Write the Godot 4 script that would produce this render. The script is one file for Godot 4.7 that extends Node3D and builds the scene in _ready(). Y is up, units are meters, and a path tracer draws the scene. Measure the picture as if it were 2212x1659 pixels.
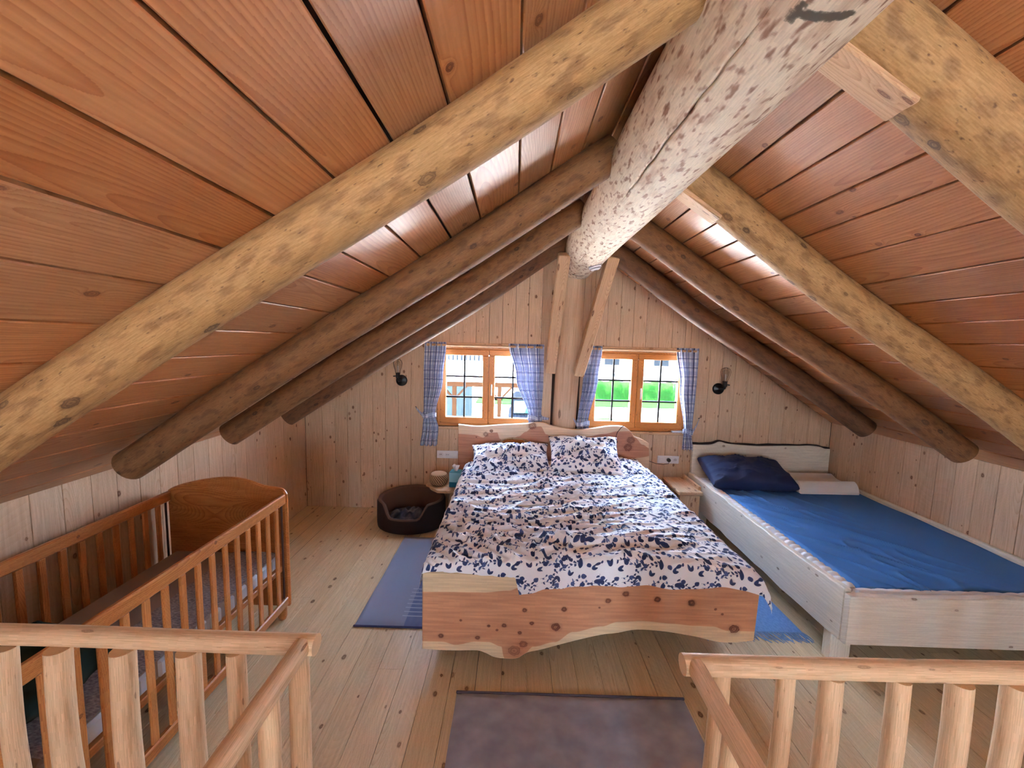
extends Node3D
# Attic bedroom under a log roof. x runs along the gable wall, y is up, z comes out of the gable wall (z = 0) into the room.

const HALF := 2.745      # half width between the knee walls
const KNEE := 1.05       # height of the knee walls
const SLOPE := 0.6544    # tan of the roof pitch
const REAR := 7.2        # z of the gable wall behind the camera
var M := {}
var taken := {}
var rng := RandomNumberGenerator.new()
var noise := FastNoiseLite.new()

# ------------------------------------------------------------------ mesh helpers
class MB:
	var v := PackedVector3Array()
	var n := PackedVector3Array()
	var t := PackedVector2Array()
	var ix := PackedInt32Array()

	func tri(a: Vector3, b: Vector3, c: Vector3, nn: Vector3, ua: Vector2, ub: Vector2, uc: Vector2) -> void:
		var k := v.size()
		v.append(a); v.append(b); v.append(c)
		n.append(nn); n.append(nn); n.append(nn)
		t.append(ua); t.append(ub); t.append(uc)
		if (b - a).cross(c - a).dot(nn) > 0.0:
			ix.append(k); ix.append(k + 2); ix.append(k + 1)
		else:
			ix.append(k); ix.append(k + 1); ix.append(k + 2)

	# flat quad; hint tells the outward side
	func quad(a: Vector3, b: Vector3, c: Vector3, d: Vector3, hint: Vector3, ua := Vector2.ZERO, ub := Vector2.ZERO, uc := Vector2.ZERO, ud := Vector2.ZERO) -> void:
		var nn := (c - a).cross(d - b)
		if nn.length_squared() < 1e-14:
			nn = hint
		nn = nn.normalized()
		if nn.dot(hint) < 0.0:
			nn = -nn
		tri(a, b, c, nn, ua, ub, uc)
		tri(a, c, d, nn, ua, uc, ud)

	# smooth grid of nu x nv points (row major, nu along the row); sgn flips the outward side
	func grid(p: PackedVector3Array, uv: PackedVector2Array, nu: int, nv: int, sgn := 1.0, closed := false) -> void:
		var k := v.size()
		for j in nv:
			for i in nu:
				var i0 := i - 1
				var i1 := i + 1
				if closed:
					if i0 < 0: i0 = nu - 2
					if i1 >= nu: i1 = 1
				else:
					i0 = maxi(i0, 0); i1 = mini(i1, nu - 1)
				var j0 := maxi(j - 1, 0)
				var j1 := mini(j + 1, nv - 1)
				var nn := (p[j * nu + i1] - p[j * nu + i0]).cross(p[j1 * nu + i] - p[j0 * nu + i])
				if nn.length_squared() < 1e-16:
					nn = Vector3.UP
				v.append(p[j * nu + i]); n.append(nn.normalized() * sgn); t.append(uv[j * nu + i])
		for j in nv - 1:
			for i in nu - 1:
				var a := k + j * nu + i
				if sgn > 0.0:
					ix.append_array(PackedInt32Array([a, a + nu, a + 1, a + 1, a + nu, a + nu + 1]))
				else:
					ix.append_array(PackedInt32Array([a, a + 1, a + nu, a + 1, a + nu + 1, a + nu]))

	func mesh() -> ArrayMesh:
		var m := ArrayMesh.new()
		var arr := []
		arr.resize(Mesh.ARRAY_MAX)
		arr[Mesh.ARRAY_VERTEX] = v
		arr[Mesh.ARRAY_NORMAL] = n
		arr[Mesh.ARRAY_TEX_UV] = t
		arr[Mesh.ARRAY_INDEX] = ix
		m.add_surface_from_arrays(Mesh.PRIMITIVE_TRIANGLES, arr)
		return m

func numbered(called: String) -> String:
	taken[called] = taken.get(called, -1) + 1
	return called if taken[called] == 0 else "%s_%03d" % [called, taken[called]]

func thing(called: String, label: String, category: String, at := Vector3.ZERO, group := "") -> Node3D:
	var o := Node3D.new()
	o.name = numbered(called)
	o.position = at
	add_child(o)
	meta(o, label, category, group)
	return o

func meta(o: Node, label: String, category: String, group := "") -> void:
	o.set_meta("label", label)
	o.set_meta("category", category)
	if group:
		o.set_meta("group", group)

func part(called: String, m: Mesh, mat: Material, parent: Node, at := Vector3.ZERO) -> MeshInstance3D:
	var o := MeshInstance3D.new()
	o.name = called
	o.mesh = m
	o.material_override = mat
	o.position = at
	parent.add_child(o, true)
	return o

func solo(called: String, m: Mesh, mat: Material, label: String, category: String, at := Vector3.ZERO, group := "") -> MeshInstance3D:
	var o := part(numbered(called), m, mat, self, at)
	meta(o, label, category, group)
	return o

func setting(called: String, m: Mesh, mat: Material) -> MeshInstance3D:
	var o := part(called, m, mat, self)
	o.set_meta("kind", "structure")
	return o

# plank: front face a b (start edge) c d (end edge), a-d and b-c are the long edges; n = outward
func plank(mb: MB, a: Vector3, b: Vector3, c: Vector3, d: Vector3, n: Vector3, th: float, bev: float, tl: float, rows: int, band: int, uo: float, vspan := 1.0) -> void:
	var wd := (b - a).normalized()
	var ld := (d - a).normalized()
	ld = (ld - wd * ld.dot(wd)).normalized()
	var wid := (b - a).length()
	var at := func(p: Vector3) -> Vector2:
		var q := p - a
		return Vector2((q.dot(ld) + uo) / tl, (band + 0.02 + 0.96 * clampf(q.dot(wd) / wid, 0, 1) * vspan) / rows)
	var a1 := a + wd * bev
	var d1 := d + wd * bev
	var b1 := b - wd * bev
	var c1 := c - wd * bev
	mb.quad(a1, b1, c1, d1, n, at.call(a1), at.call(b1), at.call(c1), at.call(d1))
	var a2 := a - n * bev
	var b2 := b - n * bev
	var c2 := c - n * bev
	var d2 := d - n * bev
	mb.quad(a2, a1, d1, d2, n - wd, at.call(a), at.call(a1), at.call(d1), at.call(d))
	mb.quad(b1, b2, c2, c1, n + wd, at.call(b1), at.call(b), at.call(c), at.call(c1))
	var a3 := a - n * th
	var b3 := b - n * th
	var c3 := c - n * th
	var d3 := d - n * th
	mb.quad(a2, d2, d3, a3, -wd, at.call(a), at.call(d), at.call(d), at.call(a))
	mb.quad(b2, c2, c3, b3, wd, at.call(b), at.call(c), at.call(c), at.call(b))
	mb.quad(a1, b1, b3, a3, -ld, at.call(a), at.call(b), at.call(b), at.call(a))
	mb.quad(d1, c1, c3, d3, ld, at.call(d), at.call(c), at.call(c), at.call(d))

# chamfered box; u runs along the longest side
func cbox(mb: MB, c: Vector3, s: Vector3, bev := 0.004, bas := Basis.IDENTITY, tl := 1.0, rows := 1, band := 0, uo := 0.0) -> void:
	var h := s * 0.5
	bev = minf(bev, minf(h.x, minf(h.y, h.z)) * 0.9)
	var la := 0
	if s.y > s[la]: la = 1
	if s.z > s[la]: la = 2
	var uvf := func(p: Vector3, ax: int) -> Vector2:
		var o := 0
		for k in 3:
			if k != la and k != ax: o = k
		var u := p[la] if ax != la else p[(la + 1) % 3]
		var w := p[o] if ax != la else p[(la + 2) % 3]
		var span := maxf(s[o], 0.01)
		return Vector2((u + uo) / tl, (band + 0.5 + 0.48 * clampf(2.0 * w / span, -1, 1) * minf(1.0, span / 0.12)) / rows)
	var put := func(p: Vector3) -> Vector3: return c + bas * p
	for ax in 3:
		var u := (ax + 1) % 3
		var w := (ax + 2) % 3
		for sg in [-1.0, 1.0]:
			var ps := []
			for q in [[-1, -1], [1, -1], [1, 1], [-1, 1]]:
				var p := Vector3.ZERO
				p[ax] = h[ax] * sg
				p[u] = (h[u] - bev) * q[0]
				p[w] = (h[w] - bev) * q[1]
				ps.append(p)
			var nn := Vector3.ZERO
			nn[ax] = sg
			mb.quad(put.call(ps[0]), put.call(ps[1]), put.call(ps[2]), put.call(ps[3]), bas * nn, uvf.call(ps[0], ax), uvf.call(ps[1], ax), uvf.call(ps[2], ax), uvf.call(ps[3], ax))
	for ax in 3:   # edges parallel to ax
		var u := (ax + 1) % 3
		var w := (ax + 2) % 3
		for su in [-1.0, 1.0]:
			for sw in [-1.0, 1.0]:
				var q := []
				for e in [-1.0, 1.0]:
					var p1 := Vector3.ZERO
					p1[ax] = (h[ax] - bev) * e; p1[u] = h[u] * su; p1[w] = (h[w] - bev) * sw
					var p2 := p1
					p2[u] = (h[u] - bev) * su; p2[w] = h[w] * sw
					q.append(p1); q.append(p2)
				var nn := Vector3.ZERO
				nn[u] = su; nn[w] = sw
				mb.quad(put.call(q[0]), put.call(q[1]), put.call(q[3]), put.call(q[2]), bas * nn, uvf.call(q[0], u), uvf.call(q[1], u), uvf.call(q[3], u), uvf.call(q[2], u))
	for sx in [-1.0, 1.0]:
		for sy in [-1.0, 1.0]:
			for sz in [-1.0, 1.0]:
				var p1 := Vector3(h.x * sx, (h.y - bev) * sy, (h.z - bev) * sz)
				var p2 := Vector3((h.x - bev) * sx, h.y * sy, (h.z - bev) * sz)
				var p3 := Vector3((h.x - bev) * sx, (h.y - bev) * sy, h.z * sz)
				mb.tri(put.call(p1), put.call(p2), put.call(p3), bas * Vector3(sx, sy, sz).normalized(), uvf.call(p1, 0), uvf.call(p2, 0), uvf.call(p3, 0))

func box(c: Vector3, s: Vector3, bev := 0.004, bas := Basis.IDENTITY, tl := 1.0, rows := 1, band := 0, uo := 0.0) -> ArrayMesh:
	var mb := MB.new()
	cbox(mb, c, s, bev, bas, tl, rows, band, uo)
	return mb.mesh()

# beam between two points with a rectangular section
func beam(a: Vector3, b: Vector3, w: float, h: float, bev := 0.005, side := Vector3.RIGHT, tl := 1.0, rows := 1, band := 0, uo := 0.0) -> ArrayMesh:
	var y := (b - a).normalized()
	var x := (side - y * side.dot(y)).normalized()
	return box((a + b) * 0.5, Vector3(w, (b - a).length(), h), bev, Basis(x, y, x.cross(y)), tl, rows, band, uo)

# round log along a path
func tube(mb: MB, pts: PackedVector3Array, rad: PackedFloat32Array, seg: int, rough := 0.0, scale := 6.0, tl := 1.0, caps := true, vo := 0.0) -> void:
	var k := pts.size()
	var p := PackedVector3Array()
	var uv := PackedVector2Array()
	var len_ := 0.0
	var ref := Vector3.UP
	var dir0 := (pts[k - 1] - pts[0]).normalized()
	if absf(dir0.dot(ref)) > 0.85: ref = Vector3.BACK
	for j in k:
		var dir := (pts[mini(j + 1, k - 1)] - pts[maxi(j - 1, 0)]).normalized()
		var x := ref.cross(dir).normalized()
		var y := dir.cross(x)
		if j > 0: len_ += (pts[j] - pts[j - 1]).length()
		for i in seg + 1:
			var a := TAU * (i % seg) / seg
			var o := x * cos(a) + y * sin(a)
			var r := rad[j]
			if rough > 0.0:
				var q := (pts[j] + o * r) * scale * 10.0
				r += rough * noise.get_noise_3d(q.x, q.y, q.z)
			p.append(pts[j] + o * r)
			uv.append(Vector2(len_ / tl, float(i) / seg + vo))
	mb.grid(p, uv, seg + 1, k, 1.0, true)
	if caps:
		for e in 2:
			var j := 0 if e == 0 else k - 1
			var nn := (pts[0] - pts[1]).normalized() if e == 0 else (pts[k - 1] - pts[k - 2]).normalized()
			for i in seg:
				mb.tri(pts[j], p[j * (seg + 1) + i], p[j * (seg + 1) + i + 1], nn, Vector2(0.5, 0.5), Vector2(0.52, 0.5), Vector2(0.52, 0.53))

func path(a: Vector3, b: Vector3, steps: int, sag := Vector3.ZERO, wob := 0.0, sd := 0.0) -> PackedVector3Array:
	var out := PackedVector3Array()
	for i in steps + 1:
		var t := float(i) / steps
		var q := a.lerp(b, t) + sag * 4.0 * t * (1.0 - t)
		if wob > 0.0:
			q += Vector3(noise.get_noise_2d(t * 120.0, sd), noise.get_noise_2d(t * 120.0, sd + 40.0), noise.get_noise_2d(t * 120.0, sd + 80.0)) * wob
		out.append(q)
	return out

func radii(r0: float, r1: float, steps: int) -> PackedFloat32Array:
	var out := PackedFloat32Array()
	for i in steps + 1:
		out.append(lerpf(r0, r1, float(i) / steps))
	return out

func rod(a: Vector3, b: Vector3, r: float, seg := 12) -> ArrayMesh:
	var mb := MB.new()
	tube(mb, PackedVector3Array([a, b]), PackedFloat32Array([r, r]), seg)
	return mb.mesh()

# extrude an outline (x, y) from z0 to z1 (front) with a chamfer on the front and back edge; uv = (p - o) / s
func extrude(poly: PackedVector2Array, z0: float, z1: float, bev: float, uvo: Vector2, uvs: Vector2, mb: MB = null) -> MB:
	if mb == null: mb = MB.new()
	if Geometry2D.is_polygon_clockwise(poly):
		poly.reverse()
	var inner := PackedVector2Array()
	var k := poly.size()
	for i in k:
		var e0 := (poly[i] - poly[(i + k - 1) % k]).normalized()
		var e1 := (poly[(i + 1) % k] - poly[i]).normalized()
		var nn := Vector2(-e0.y - e1.y, e0.x + e1.x).normalized()
		inner.append(poly[i] + nn * bev)
	# is_polygon_clockwise works with y down, so make sure that the inset shrinks
	if absf(area(inner)) > absf(area(poly)):
		for i in k:
			inner[i] = poly[i] * 2.0 - inner[i]
	var uv := func(p: Vector2) -> Vector2: return Vector2((p.x - uvo.x) / uvs.x, 1.0 - (p.y - uvo.y) / uvs.y)
	var tris := Geometry2D.triangulate_polygon(inner)
	for i in range(0, tris.size(), 3):
		var a := inner[tris[i]]
		var b := inner[tris[i + 1]]
		var c := inner[tris[i + 2]]
		mb.tri(Vector3(a.x, a.y, z1), Vector3(b.x, b.y, z1), Vector3(c.x, c.y, z1), Vector3.BACK, uv.call(a), uv.call(b), uv.call(c))
		mb.tri(Vector3(a.x, a.y, z0), Vector3(b.x, b.y, z0), Vector3(c.x, c.y, z0), Vector3.FORWARD, uv.call(a), uv.call(b), uv.call(c))
	for i in k:
		var j := (i + 1) % k
		var mid := (inner[i] + inner[j]) * 0.5
		var om := (poly[i] + poly[j]) * 0.5 - mid
		var out := Vector3(om.x, om.y, 0).normalized()
		var a := poly[i]
		var b := poly[j]
		mb.quad(Vector3(inner[i].x, inner[i].y, z1), Vector3(inner[j].x, inner[j].y, z1), Vector3(b.x, b.y, z1 - bev), Vector3(a.x, a.y, z1 - bev), out + Vector3.BACK, uv.call(inner[i]), uv.call(inner[j]), uv.call(b), uv.call(a))
		mb.quad(Vector3(a.x, a.y, z1 - bev), Vector3(b.x, b.y, z1 - bev), Vector3(b.x, b.y, z0 + bev), Vector3(a.x, a.y, z0 + bev), out, uv.call(a), uv.call(b), uv.call(b + Vector2(0, 0.02)), uv.call(a + Vector2(0, 0.02)))
		mb.quad(Vector3(inner[i].x, inner[i].y, z0), Vector3(inner[j].x, inner[j].y, z0), Vector3(b.x, b.y, z0 + bev), Vector3(a.x, a.y, z0 + bev), out + Vector3.FORWARD, uv.call(a), uv.call(b), uv.call(b), uv.call(a))
	return mb

func area(p: PackedVector2Array) -> float:
	var s := 0.0
	for i in p.size():
		s += p[i].cross(p[(i + 1) % p.size()])
	return s * 0.5

func lathe(mb: MB, prof: PackedVector2Array, seg: int, c := Vector3.ZERO, bas := Basis.IDENTITY, ru := 1.0) -> void:
	var p := PackedVector3Array()
	var uv := PackedVector2Array()
	var l := 0.0
	for j in prof.size():
		if j > 0: l += (prof[j] - prof[j - 1]).length()
		for i in seg + 1:
			var a := TAU * (i % seg) / seg
			p.append(c + bas * Vector3(prof[j].x * cos(a), prof[j].y, -prof[j].x * sin(a)))
			uv.append(Vector2(float(i) / seg * ru, l))
	mb.grid(p, uv, seg + 1, prof.size(), 1.0, true)

func lathe_mesh(prof: PackedVector2Array, seg: int, c := Vector3.ZERO, bas := Basis.IDENTITY, ru := 1.0) -> ArrayMesh:
	var mb := MB.new()
	lathe(mb, prof, seg, c, bas, ru)
	return mb.mesh()

# surface from a function (s, t in 0..1) -> [point, uv]
func sheet(nu: int, nv: int, f: Callable, sgn := 1.0) -> ArrayMesh:
	var mb := MB.new()
	var p := PackedVector3Array()
	var uv := PackedVector2Array()
	for j in nv:
		for i in nu:
			var r: Array = f.call(float(i) / (nu - 1), float(j) / (nv - 1))
			p.append(r[0]); uv.append(r[1])
	mb.grid(p, uv, nu, nv, sgn)
	return mb.mesh()

# spline through keyed values: keys = [[t, value], ...]
func keyed(keys: Array, t: float) -> float:
	if t <= keys[0][0]: return keys[0][1]
	for i in keys.size() - 1:
		if t <= keys[i + 1][0]:
			var q: float = (t - keys[i][0]) / (keys[i + 1][0] - keys[i][0])
			q = q * q * (3.0 - 2.0 * q)
			return lerpf(keys[i][1], keys[i + 1][1], q)
	return keys[-1][1]

func smooth_line(pts: Array, per := 5) -> PackedVector2Array:
	var out := PackedVector2Array()
	for i in pts.size() - 1:
		var p0: Vector2 = pts[maxi(i - 1, 0)]
		var p1: Vector2 = pts[i]
		var p2: Vector2 = pts[i + 1]
		var p3: Vector2 = pts[mini(i + 2, pts.size() - 1)]
		for k in per:
			out.append(p1.cubic_interpolate(p2, p0, p3, float(k) / per))
	out.append(pts[-1])
	return out

# ------------------------------------------------------------------ textures
# boards side by side: every band of the picture is one board with its own rings, knots and tone
func wood(w: int, h: int, rows: int, lm: float, wm: float, base: Color, late: Color, freq: float, knots: int, kr: float, tone: float, sd: int, knot_col := Color(0.33, 0.17, 0.09), wobble := 0.012, red := 0.0) -> ImageTexture:
	var r := RandomNumberGenerator.new()
	r.seed = sd
	var fn := FastNoiseLite.new()
	fn.seed = sd
	fn.frequency = 0.11
	fn.fractal_octaves = 3
	var fw := w / 16
	var fib := fn.get_seamless_image(fw, h).get_data()
	var bh := h / rows
	var data := PackedByteArray()
	data.resize(w * h * 3)
	for b in rows:
		var v0 := r.randf_range(-0.7, 0.7) * wm
		var h0 := r.randf_range(0.012, 0.05)
		var ph := [r.randf() * TAU, r.randf() * TAU, r.randf() * TAU, r.randf() * TAU]
		var fq := freq * r.randf_range(0.8, 1.25)
		var tn := r.randf_range(-tone, tone)
		var hue := r.randf_range(-1, 1) * tone * 0.5 + red * r.randf_range(-1, 1)
		var bc := Color(base.r + tn, base.g + tn * 0.9 - hue * 0.6, base.b + tn * 0.8 - hue)
		var lc := Color(late.r + tn, late.g + tn * 0.9 - hue * 0.6, late.b + tn * 0.8 - hue)
		var wob := PackedFloat32Array()
		var hg := PackedFloat32Array()
		wob.resize(w); hg.resize(w)
		for x in w:
			var a := TAU * x / w
			wob[x] = wobble * (sin(a + ph[0]) + 0.6 * sin(2.0 * a + ph[1]) + 0.25 * sin(5.0 * a + ph[2]))
			var hh := h0 + 0.022 * sin(a * (1 + b % 2) + ph[2]) + 0.008 * sin(3.0 * a + ph[3])
			hg[x] = hh * hh
		var disp := PackedFloat32Array()
		disp.resize(w * bh)
		var ks := []
		for i in knots:
			if r.randf() < 0.25: continue
			var kx := r.randi_range(0, w - 1)
			var ky := r.randi_range(2, bh - 3)
			var kk := kr * r.randf_range(0.35, 1.15) * h / (rows * wm)   # radius in pixels
			ks.append([kx, ky, kk, r.randf_range(0.45, 1.0)])
			var ex := int(kk * 7.0)
			var ey := int(kk * 4.0)
			for dy in range(-ey, ey + 1):
				var yy := ky + dy
				if yy < 0 or yy >= bh: continue
				for dx in range(-ex, ex + 1):
					var d := (dx * dx / (6.0 * kk * kk) + dy * dy / (2.2 * kk * kk))
					if d < 5.0:
						var xx := (kx + dx + w) % w
						disp[yy * w + xx] += 2.6 * exp(-d)
		var fl := w / lm
		for y in bh:
			var v := (float(y) / bh - 0.5) * wm - v0
			var row := (b * bh + y)
			var o := row * w * 3
			var fo := row * fw
			for x in w:
				var cv := v + wob[x]
				var p := sqrt(cv * cv + hg[x]) * fq + disp[y * w + x]
				var q := p - floorf(p)
				q = q * q * q
				var f := (fib[fo + (x >> 4)] - 128) * 0.0004
				data[o] = int(clampf(bc.r + (lc.r - bc.r) * q + f, 0.0, 1.0) * 255.0)
				data[o + 1] = int(clampf(bc.g + (lc.g - bc.g) * q + f, 0.0, 1.0) * 255.0)
				data[o + 2] = int(clampf(bc.b + (lc.b - bc.b) * q + f, 0.0, 1.0) * 255.0)
				o += 3
		for k in ks:
			knot(data, w, h, k[0], b * bh + k[1], k[2] * 1.35, k[2], k[3], knot_col, b * bh, b * bh + bh)
	return ImageTexture.create_from_image(Image.create_from_data(w, h, false, Image.FORMAT_RGB8, data))

# paint a knot: dark ringed ellipse with a reddish fringe of wood around it
func knot(data: PackedByteArray, w: int, h: int, kx: int, ky: int, rx: float, ry: float, dark: float, col: Color, y0 := 0, y1 := 100000) -> void:
	var ex := int(rx * 2.0) + 1
	var ey := int(ry * 2.0) + 1
	for dy in range(-ey, ey + 1):
		var yy := ky + dy
		if yy < maxi(y0, 0) or yy >= mini(y1, h): continue
		for dx in range(-ex, ex + 1):
			var d := sqrt(dx * dx / (rx * rx) + dy * dy / (ry * ry)) + 0.12 * noise.get_noise_2d((kx + dx) * 9.0, (ky + dy) * 9.0)
			var k := 0.0
			if d < 1.0:
				k = dark * (0.72 + 0.28 * cos(d * 11.0)) if d < 0.8 else dark
			elif d < 1.9:
				k = dark * 0.35 * (1.9 - d) * (1.9 - d)
			if k <= 0.0: continue
			var o := (yy * w + (kx + dx + w) % w) * 3
			data[o] = int(lerpf(data[o], col.r * 255.0, k))
			data[o + 1] = int(lerpf(data[o + 1], col.g * 255.0, k))
			data[o + 2] = int(lerpf(data[o + 2], col.b * 255.0, k))

# bark-peeled log: ground colour, blotches and drawn-knife flecks
func log_tex(w: int, h: int, base: Color, blotch: Color, fleck: Color, blotch_at: float, fleck_at: float, sd: int, knots: int, stretch := 3, ff := 0.06) -> ImageTexture:
	var a := FastNoiseLite.new()
	a.seed = sd
	a.frequency = 0.02
	a.fractal_octaves = 4
	var b := FastNoiseLite.new()
	b.seed = sd + 5
	b.frequency = ff
	b.fractal_octaves = 3
	var sw := w / stretch
	var na := a.get_seamless_image(sw, h).get_data()
	var nb := b.get_seamless_image(sw, h).get_data()
	var c := FastNoiseLite.new()
	c.seed = sd + 9
	c.frequency = 0.2
	var nc := c.get_seamless_image(maxi(sw / 4, 8), h).get_data()
	var cw := maxi(sw / 4, 8)
	var data := PackedByteArray()
	data.resize(w * h * 3)
	for y in h:
		var o := y * w * 3
		for x in w:
			var i := y * sw + mini(x / stretch, sw - 1)
			var ka := clampf((na[i] / 255.0 - blotch_at) * 3.5, 0.0, 1.0)
			var kb := clampf((nb[i] / 255.0 - fleck_at) * 5.0, 0.0, 1.0)
			var f := (nc[y * cw + mini(x / (stretch * 4), cw - 1)] - 128) * 0.0006
			data[o] = int(clampf(lerpf(lerpf(base.r, blotch.r, ka), fleck.r, kb) + f, 0, 1) * 255.0)
			data[o + 1] = int(clampf(lerpf(lerpf(base.g, blotch.g, ka), fleck.g, kb) + f, 0, 1) * 255.0)
			data[o + 2] = int(clampf(lerpf(lerpf(base.b, blotch.b, ka), fleck.b, kb) + f, 0, 1) * 255.0)
			o += 3
	var r := RandomNumberGenerator.new()
	r.seed = sd
	for k in knots:
		var q := r.randf_range(6, 15) * h / 512.0
		knot(data, w, h, r.randi_range(0, w - 1), r.randi_range(20, h - 20), q * 1.4, q, r.randf_range(0.4, 0.8), fleck.darkened(0.25))
	return ImageTexture.create_from_image(Image.create_from_data(w, h, false, Image.FORMAT_RGB8, data))

# slab of stone pine with pale sapwood outside the lines `lo` and `hi` (functions of x in metres)
func slab_tex(w: int, h: int, x0: float, x1: float, y0: float, y1: float, lo: Callable, hi: Callable, heart: Color, sap: Color, knots: Array, sd: int, patches := []) -> ImageTexture:
	var fn := FastNoiseLite.new()
	fn.seed = sd
	fn.frequency = 0.09
	fn.fractal_octaves = 3
	var fw := w / 16
	var fib := fn.get_image(fw, h).get_data()
	fn.frequency = 0.012
	var big := fn.get_image(w / 4, h / 2).get_data()
	var data := PackedByteArray()
	data.resize(w * h * 3)
	var los := PackedFloat32Array()
	var his := PackedFloat32Array()
	for x in w:
		var xm := lerpf(x0, x1, (x + 0.5) / w)
		los.append(lo.call(xm)); his.append(hi.call(xm))
	for y in h:
		var ym := lerpf(y1, y0, (y + 0.5) / h)
		var o := y * w * 3
		for x in w:
			var soft := 0.004
			var k := clampf((ym - los[x]) / soft, 0, 1) * clampf((his[x] - ym) / soft, 0, 1)
			for pt in patches:   # [x, y, rx, ry] heartwood showing through the sapwood
				var px: float = (lerpf(x0, x1, (x + 0.5) / w) - pt[0]) / pt[2]
				var py: float = (ym - pt[1]) / pt[3]
				var d: float = px * px + py * py + 0.3 * (big[(y / 2) * (w / 4) + x / 4] - 128) / 128.0
				if d < 1.0: k = maxf(k, clampf((1.0 - d) * 12.0, 0, 1))
			var f := (fib[y * fw + (x >> 4)] - 128) * 0.00045 + (big[mini(y / 2, h / 2 - 1) * (w / 4) + mini(x / 4, w / 4 - 1)] - 128) * 0.0003
			data[o] = int(clampf(lerpf(sap.r, heart.r, k) + f, 0, 1) * 255.0)
			data[o + 1] = int(clampf(lerpf(sap.g, heart.g, k) + f, 0, 1) * 255.0)
			data[o + 2] = int(clampf(lerpf(sap.b, heart.b, k) + f * 0.8, 0, 1) * 255.0)
			o += 3
	for q in knots:   # [x, y, radius]
		var kx := int((q[0] - x0) / (x1 - x0) * w)
		var ky := int((y1 - q[1]) / (y1 - y0) * h)
		var rp: float = q[2] / (x1 - x0) * w
		knot(data, w, h, kx, ky, rp * 1.1, rp, q[3] if q.size() > 3 else 0.8, Color(0.34, 0.15, 0.09))
	return ImageTexture.create_from_image(Image.create_from_data(w, h, false, Image.FORMAT_RGB8, data))

# cotton print: navy leaves, seed heads and stems on white; repeats every 0.42 m
func leaf_print() -> ImageTexture:
	var w := 640
	var data := PackedByteArray()
	data.resize(w * w * 3)
	for i in w * w:
		data[i * 3] = 242; data[i * 3 + 1] = 242; data[i * 3 + 2] = 245
	var r := RandomNumberGenerator.new()
	r.seed = 77
	var cols := [Color8(40, 50, 86), Color8(48, 60, 100), Color8(62, 76, 118), Color8(86, 102, 144)]
	# stems
	for s in 34:
		var p := Vector2(r.randf() * w, r.randf() * w)
		var d := r.randf() * TAU
		for k in 90:
			d += r.randf_range(-0.07, 0.07)
			p += Vector2(cos(d), sin(d)) * 1.3
			for q in [Vector2.ZERO, Vector2(1, 0), Vector2(0, 1)]:
				stain(data, w, p + q, cols[2])
			if k % 22 == 12:
				leaf(data, w, p, d + (0.9 if (k / 22) % 2 == 0 else -0.9), r.randf_range(18, 34), r.randf_range(5, 9), cols[r.randi() % 4])
	# large leaves, laid out so that they do not pile up
	var at := []
	for tries in 900:
		if at.size() >= 66: break
		var p := Vector2(r.randf() * w, r.randf() * w)
		var ok := true
		for q in at:
			var dd := Vector2(absf(p.x - q.x), absf(p.y - q.y))
			dd = Vector2(minf(dd.x, w - dd.x), minf(dd.y, w - dd.y))
			if dd.length() < 62: ok = false
		if not ok: continue
		at.append(p)
		var kind := at.size() % 5
		var d := r.randf() * TAU
		if kind == 0:
			leaf(data, w, p, d, r.randf_range(76, 92), r.randf_range(18, 24), cols[0])
		elif kind == 1:
			leaf(data, w, p, d, 54, 12, cols[1])
			leaf(data, w, p, d + 0.9, 46, 12, cols[0])
		elif kind == 2:
			leaf(data, w, p, d, 44, 19, cols[1])
		elif kind == 3:
			for k in 3: leaf(data, w, p, d + (k - 1) * 0.55, 36, 9, cols[2])
		else:
			leaf(data, w, p, d, 56, 14, cols[0])
			leaf(data, w, p + Vector2(6, 10), d + 2.4, 28, 9, cols[1])
	return ImageTexture.create_from_image(Image.create_from_data(w, w, false, Image.FORMAT_RGB8, data))

func stain(data: PackedByteArray, w: int, p: Vector2, c: Color) -> void:
	var o := (posmod(int(p.y), w) * w + posmod(int(p.x), w)) * 3
	data[o] = c.r8; data[o + 1] = c.g8; data[o + 2] = c.b8

func leaf(data: PackedByteArray, w: int, p: Vector2, d: float, l: float, hw: float, c: Color) -> void:
	var e := int(l) + 2
	var cs := cos(d)
	var sn := sin(d)
	for y in range(-e, e + 1):
		for x in range(-e, e + 1):
			var a := (x * cs + y * sn) / l
			if a < 0.0 or a > 1.0: continue
			var b := -x * sn + y * cs
			var hw2 := hw * pow(sin(PI * pow(a, 0.8)), 0.75) + 0.3
			if absf(b) < hw2:
				var k := 1.0 + 0.35 * absf(b) / hw
				stain(data, w, p + Vector2(x, y), Color(c.r * k, c.g * k, c.b * k))

func plaid() -> ImageTexture:
	var w := 128
	var im := Image.create(w, w, false, Image.FORMAT_RGB8)
	for y in w:
		for x in w:
			var c := Color8(226, 228, 234)
			if x > 62 and x < 116: c = c.lerp(Color8(130, 142, 182), 0.55)
			if y > 58 and y < 112: c = c.lerp(Color8(140, 150, 186), 0.35)
			if (x > 18 and x < 27) or (x > 35 and x < 44): c = c.lerp(Color8(30, 46, 112), 0.95)
			if (y > 22 and y < 28) or (y > 36 and y < 42): c = c.lerp(Color8(30, 46, 112), 0.95)
			im.set_pixel(x, y, c)
	return ImageTexture.create_from_image(im)

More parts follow.
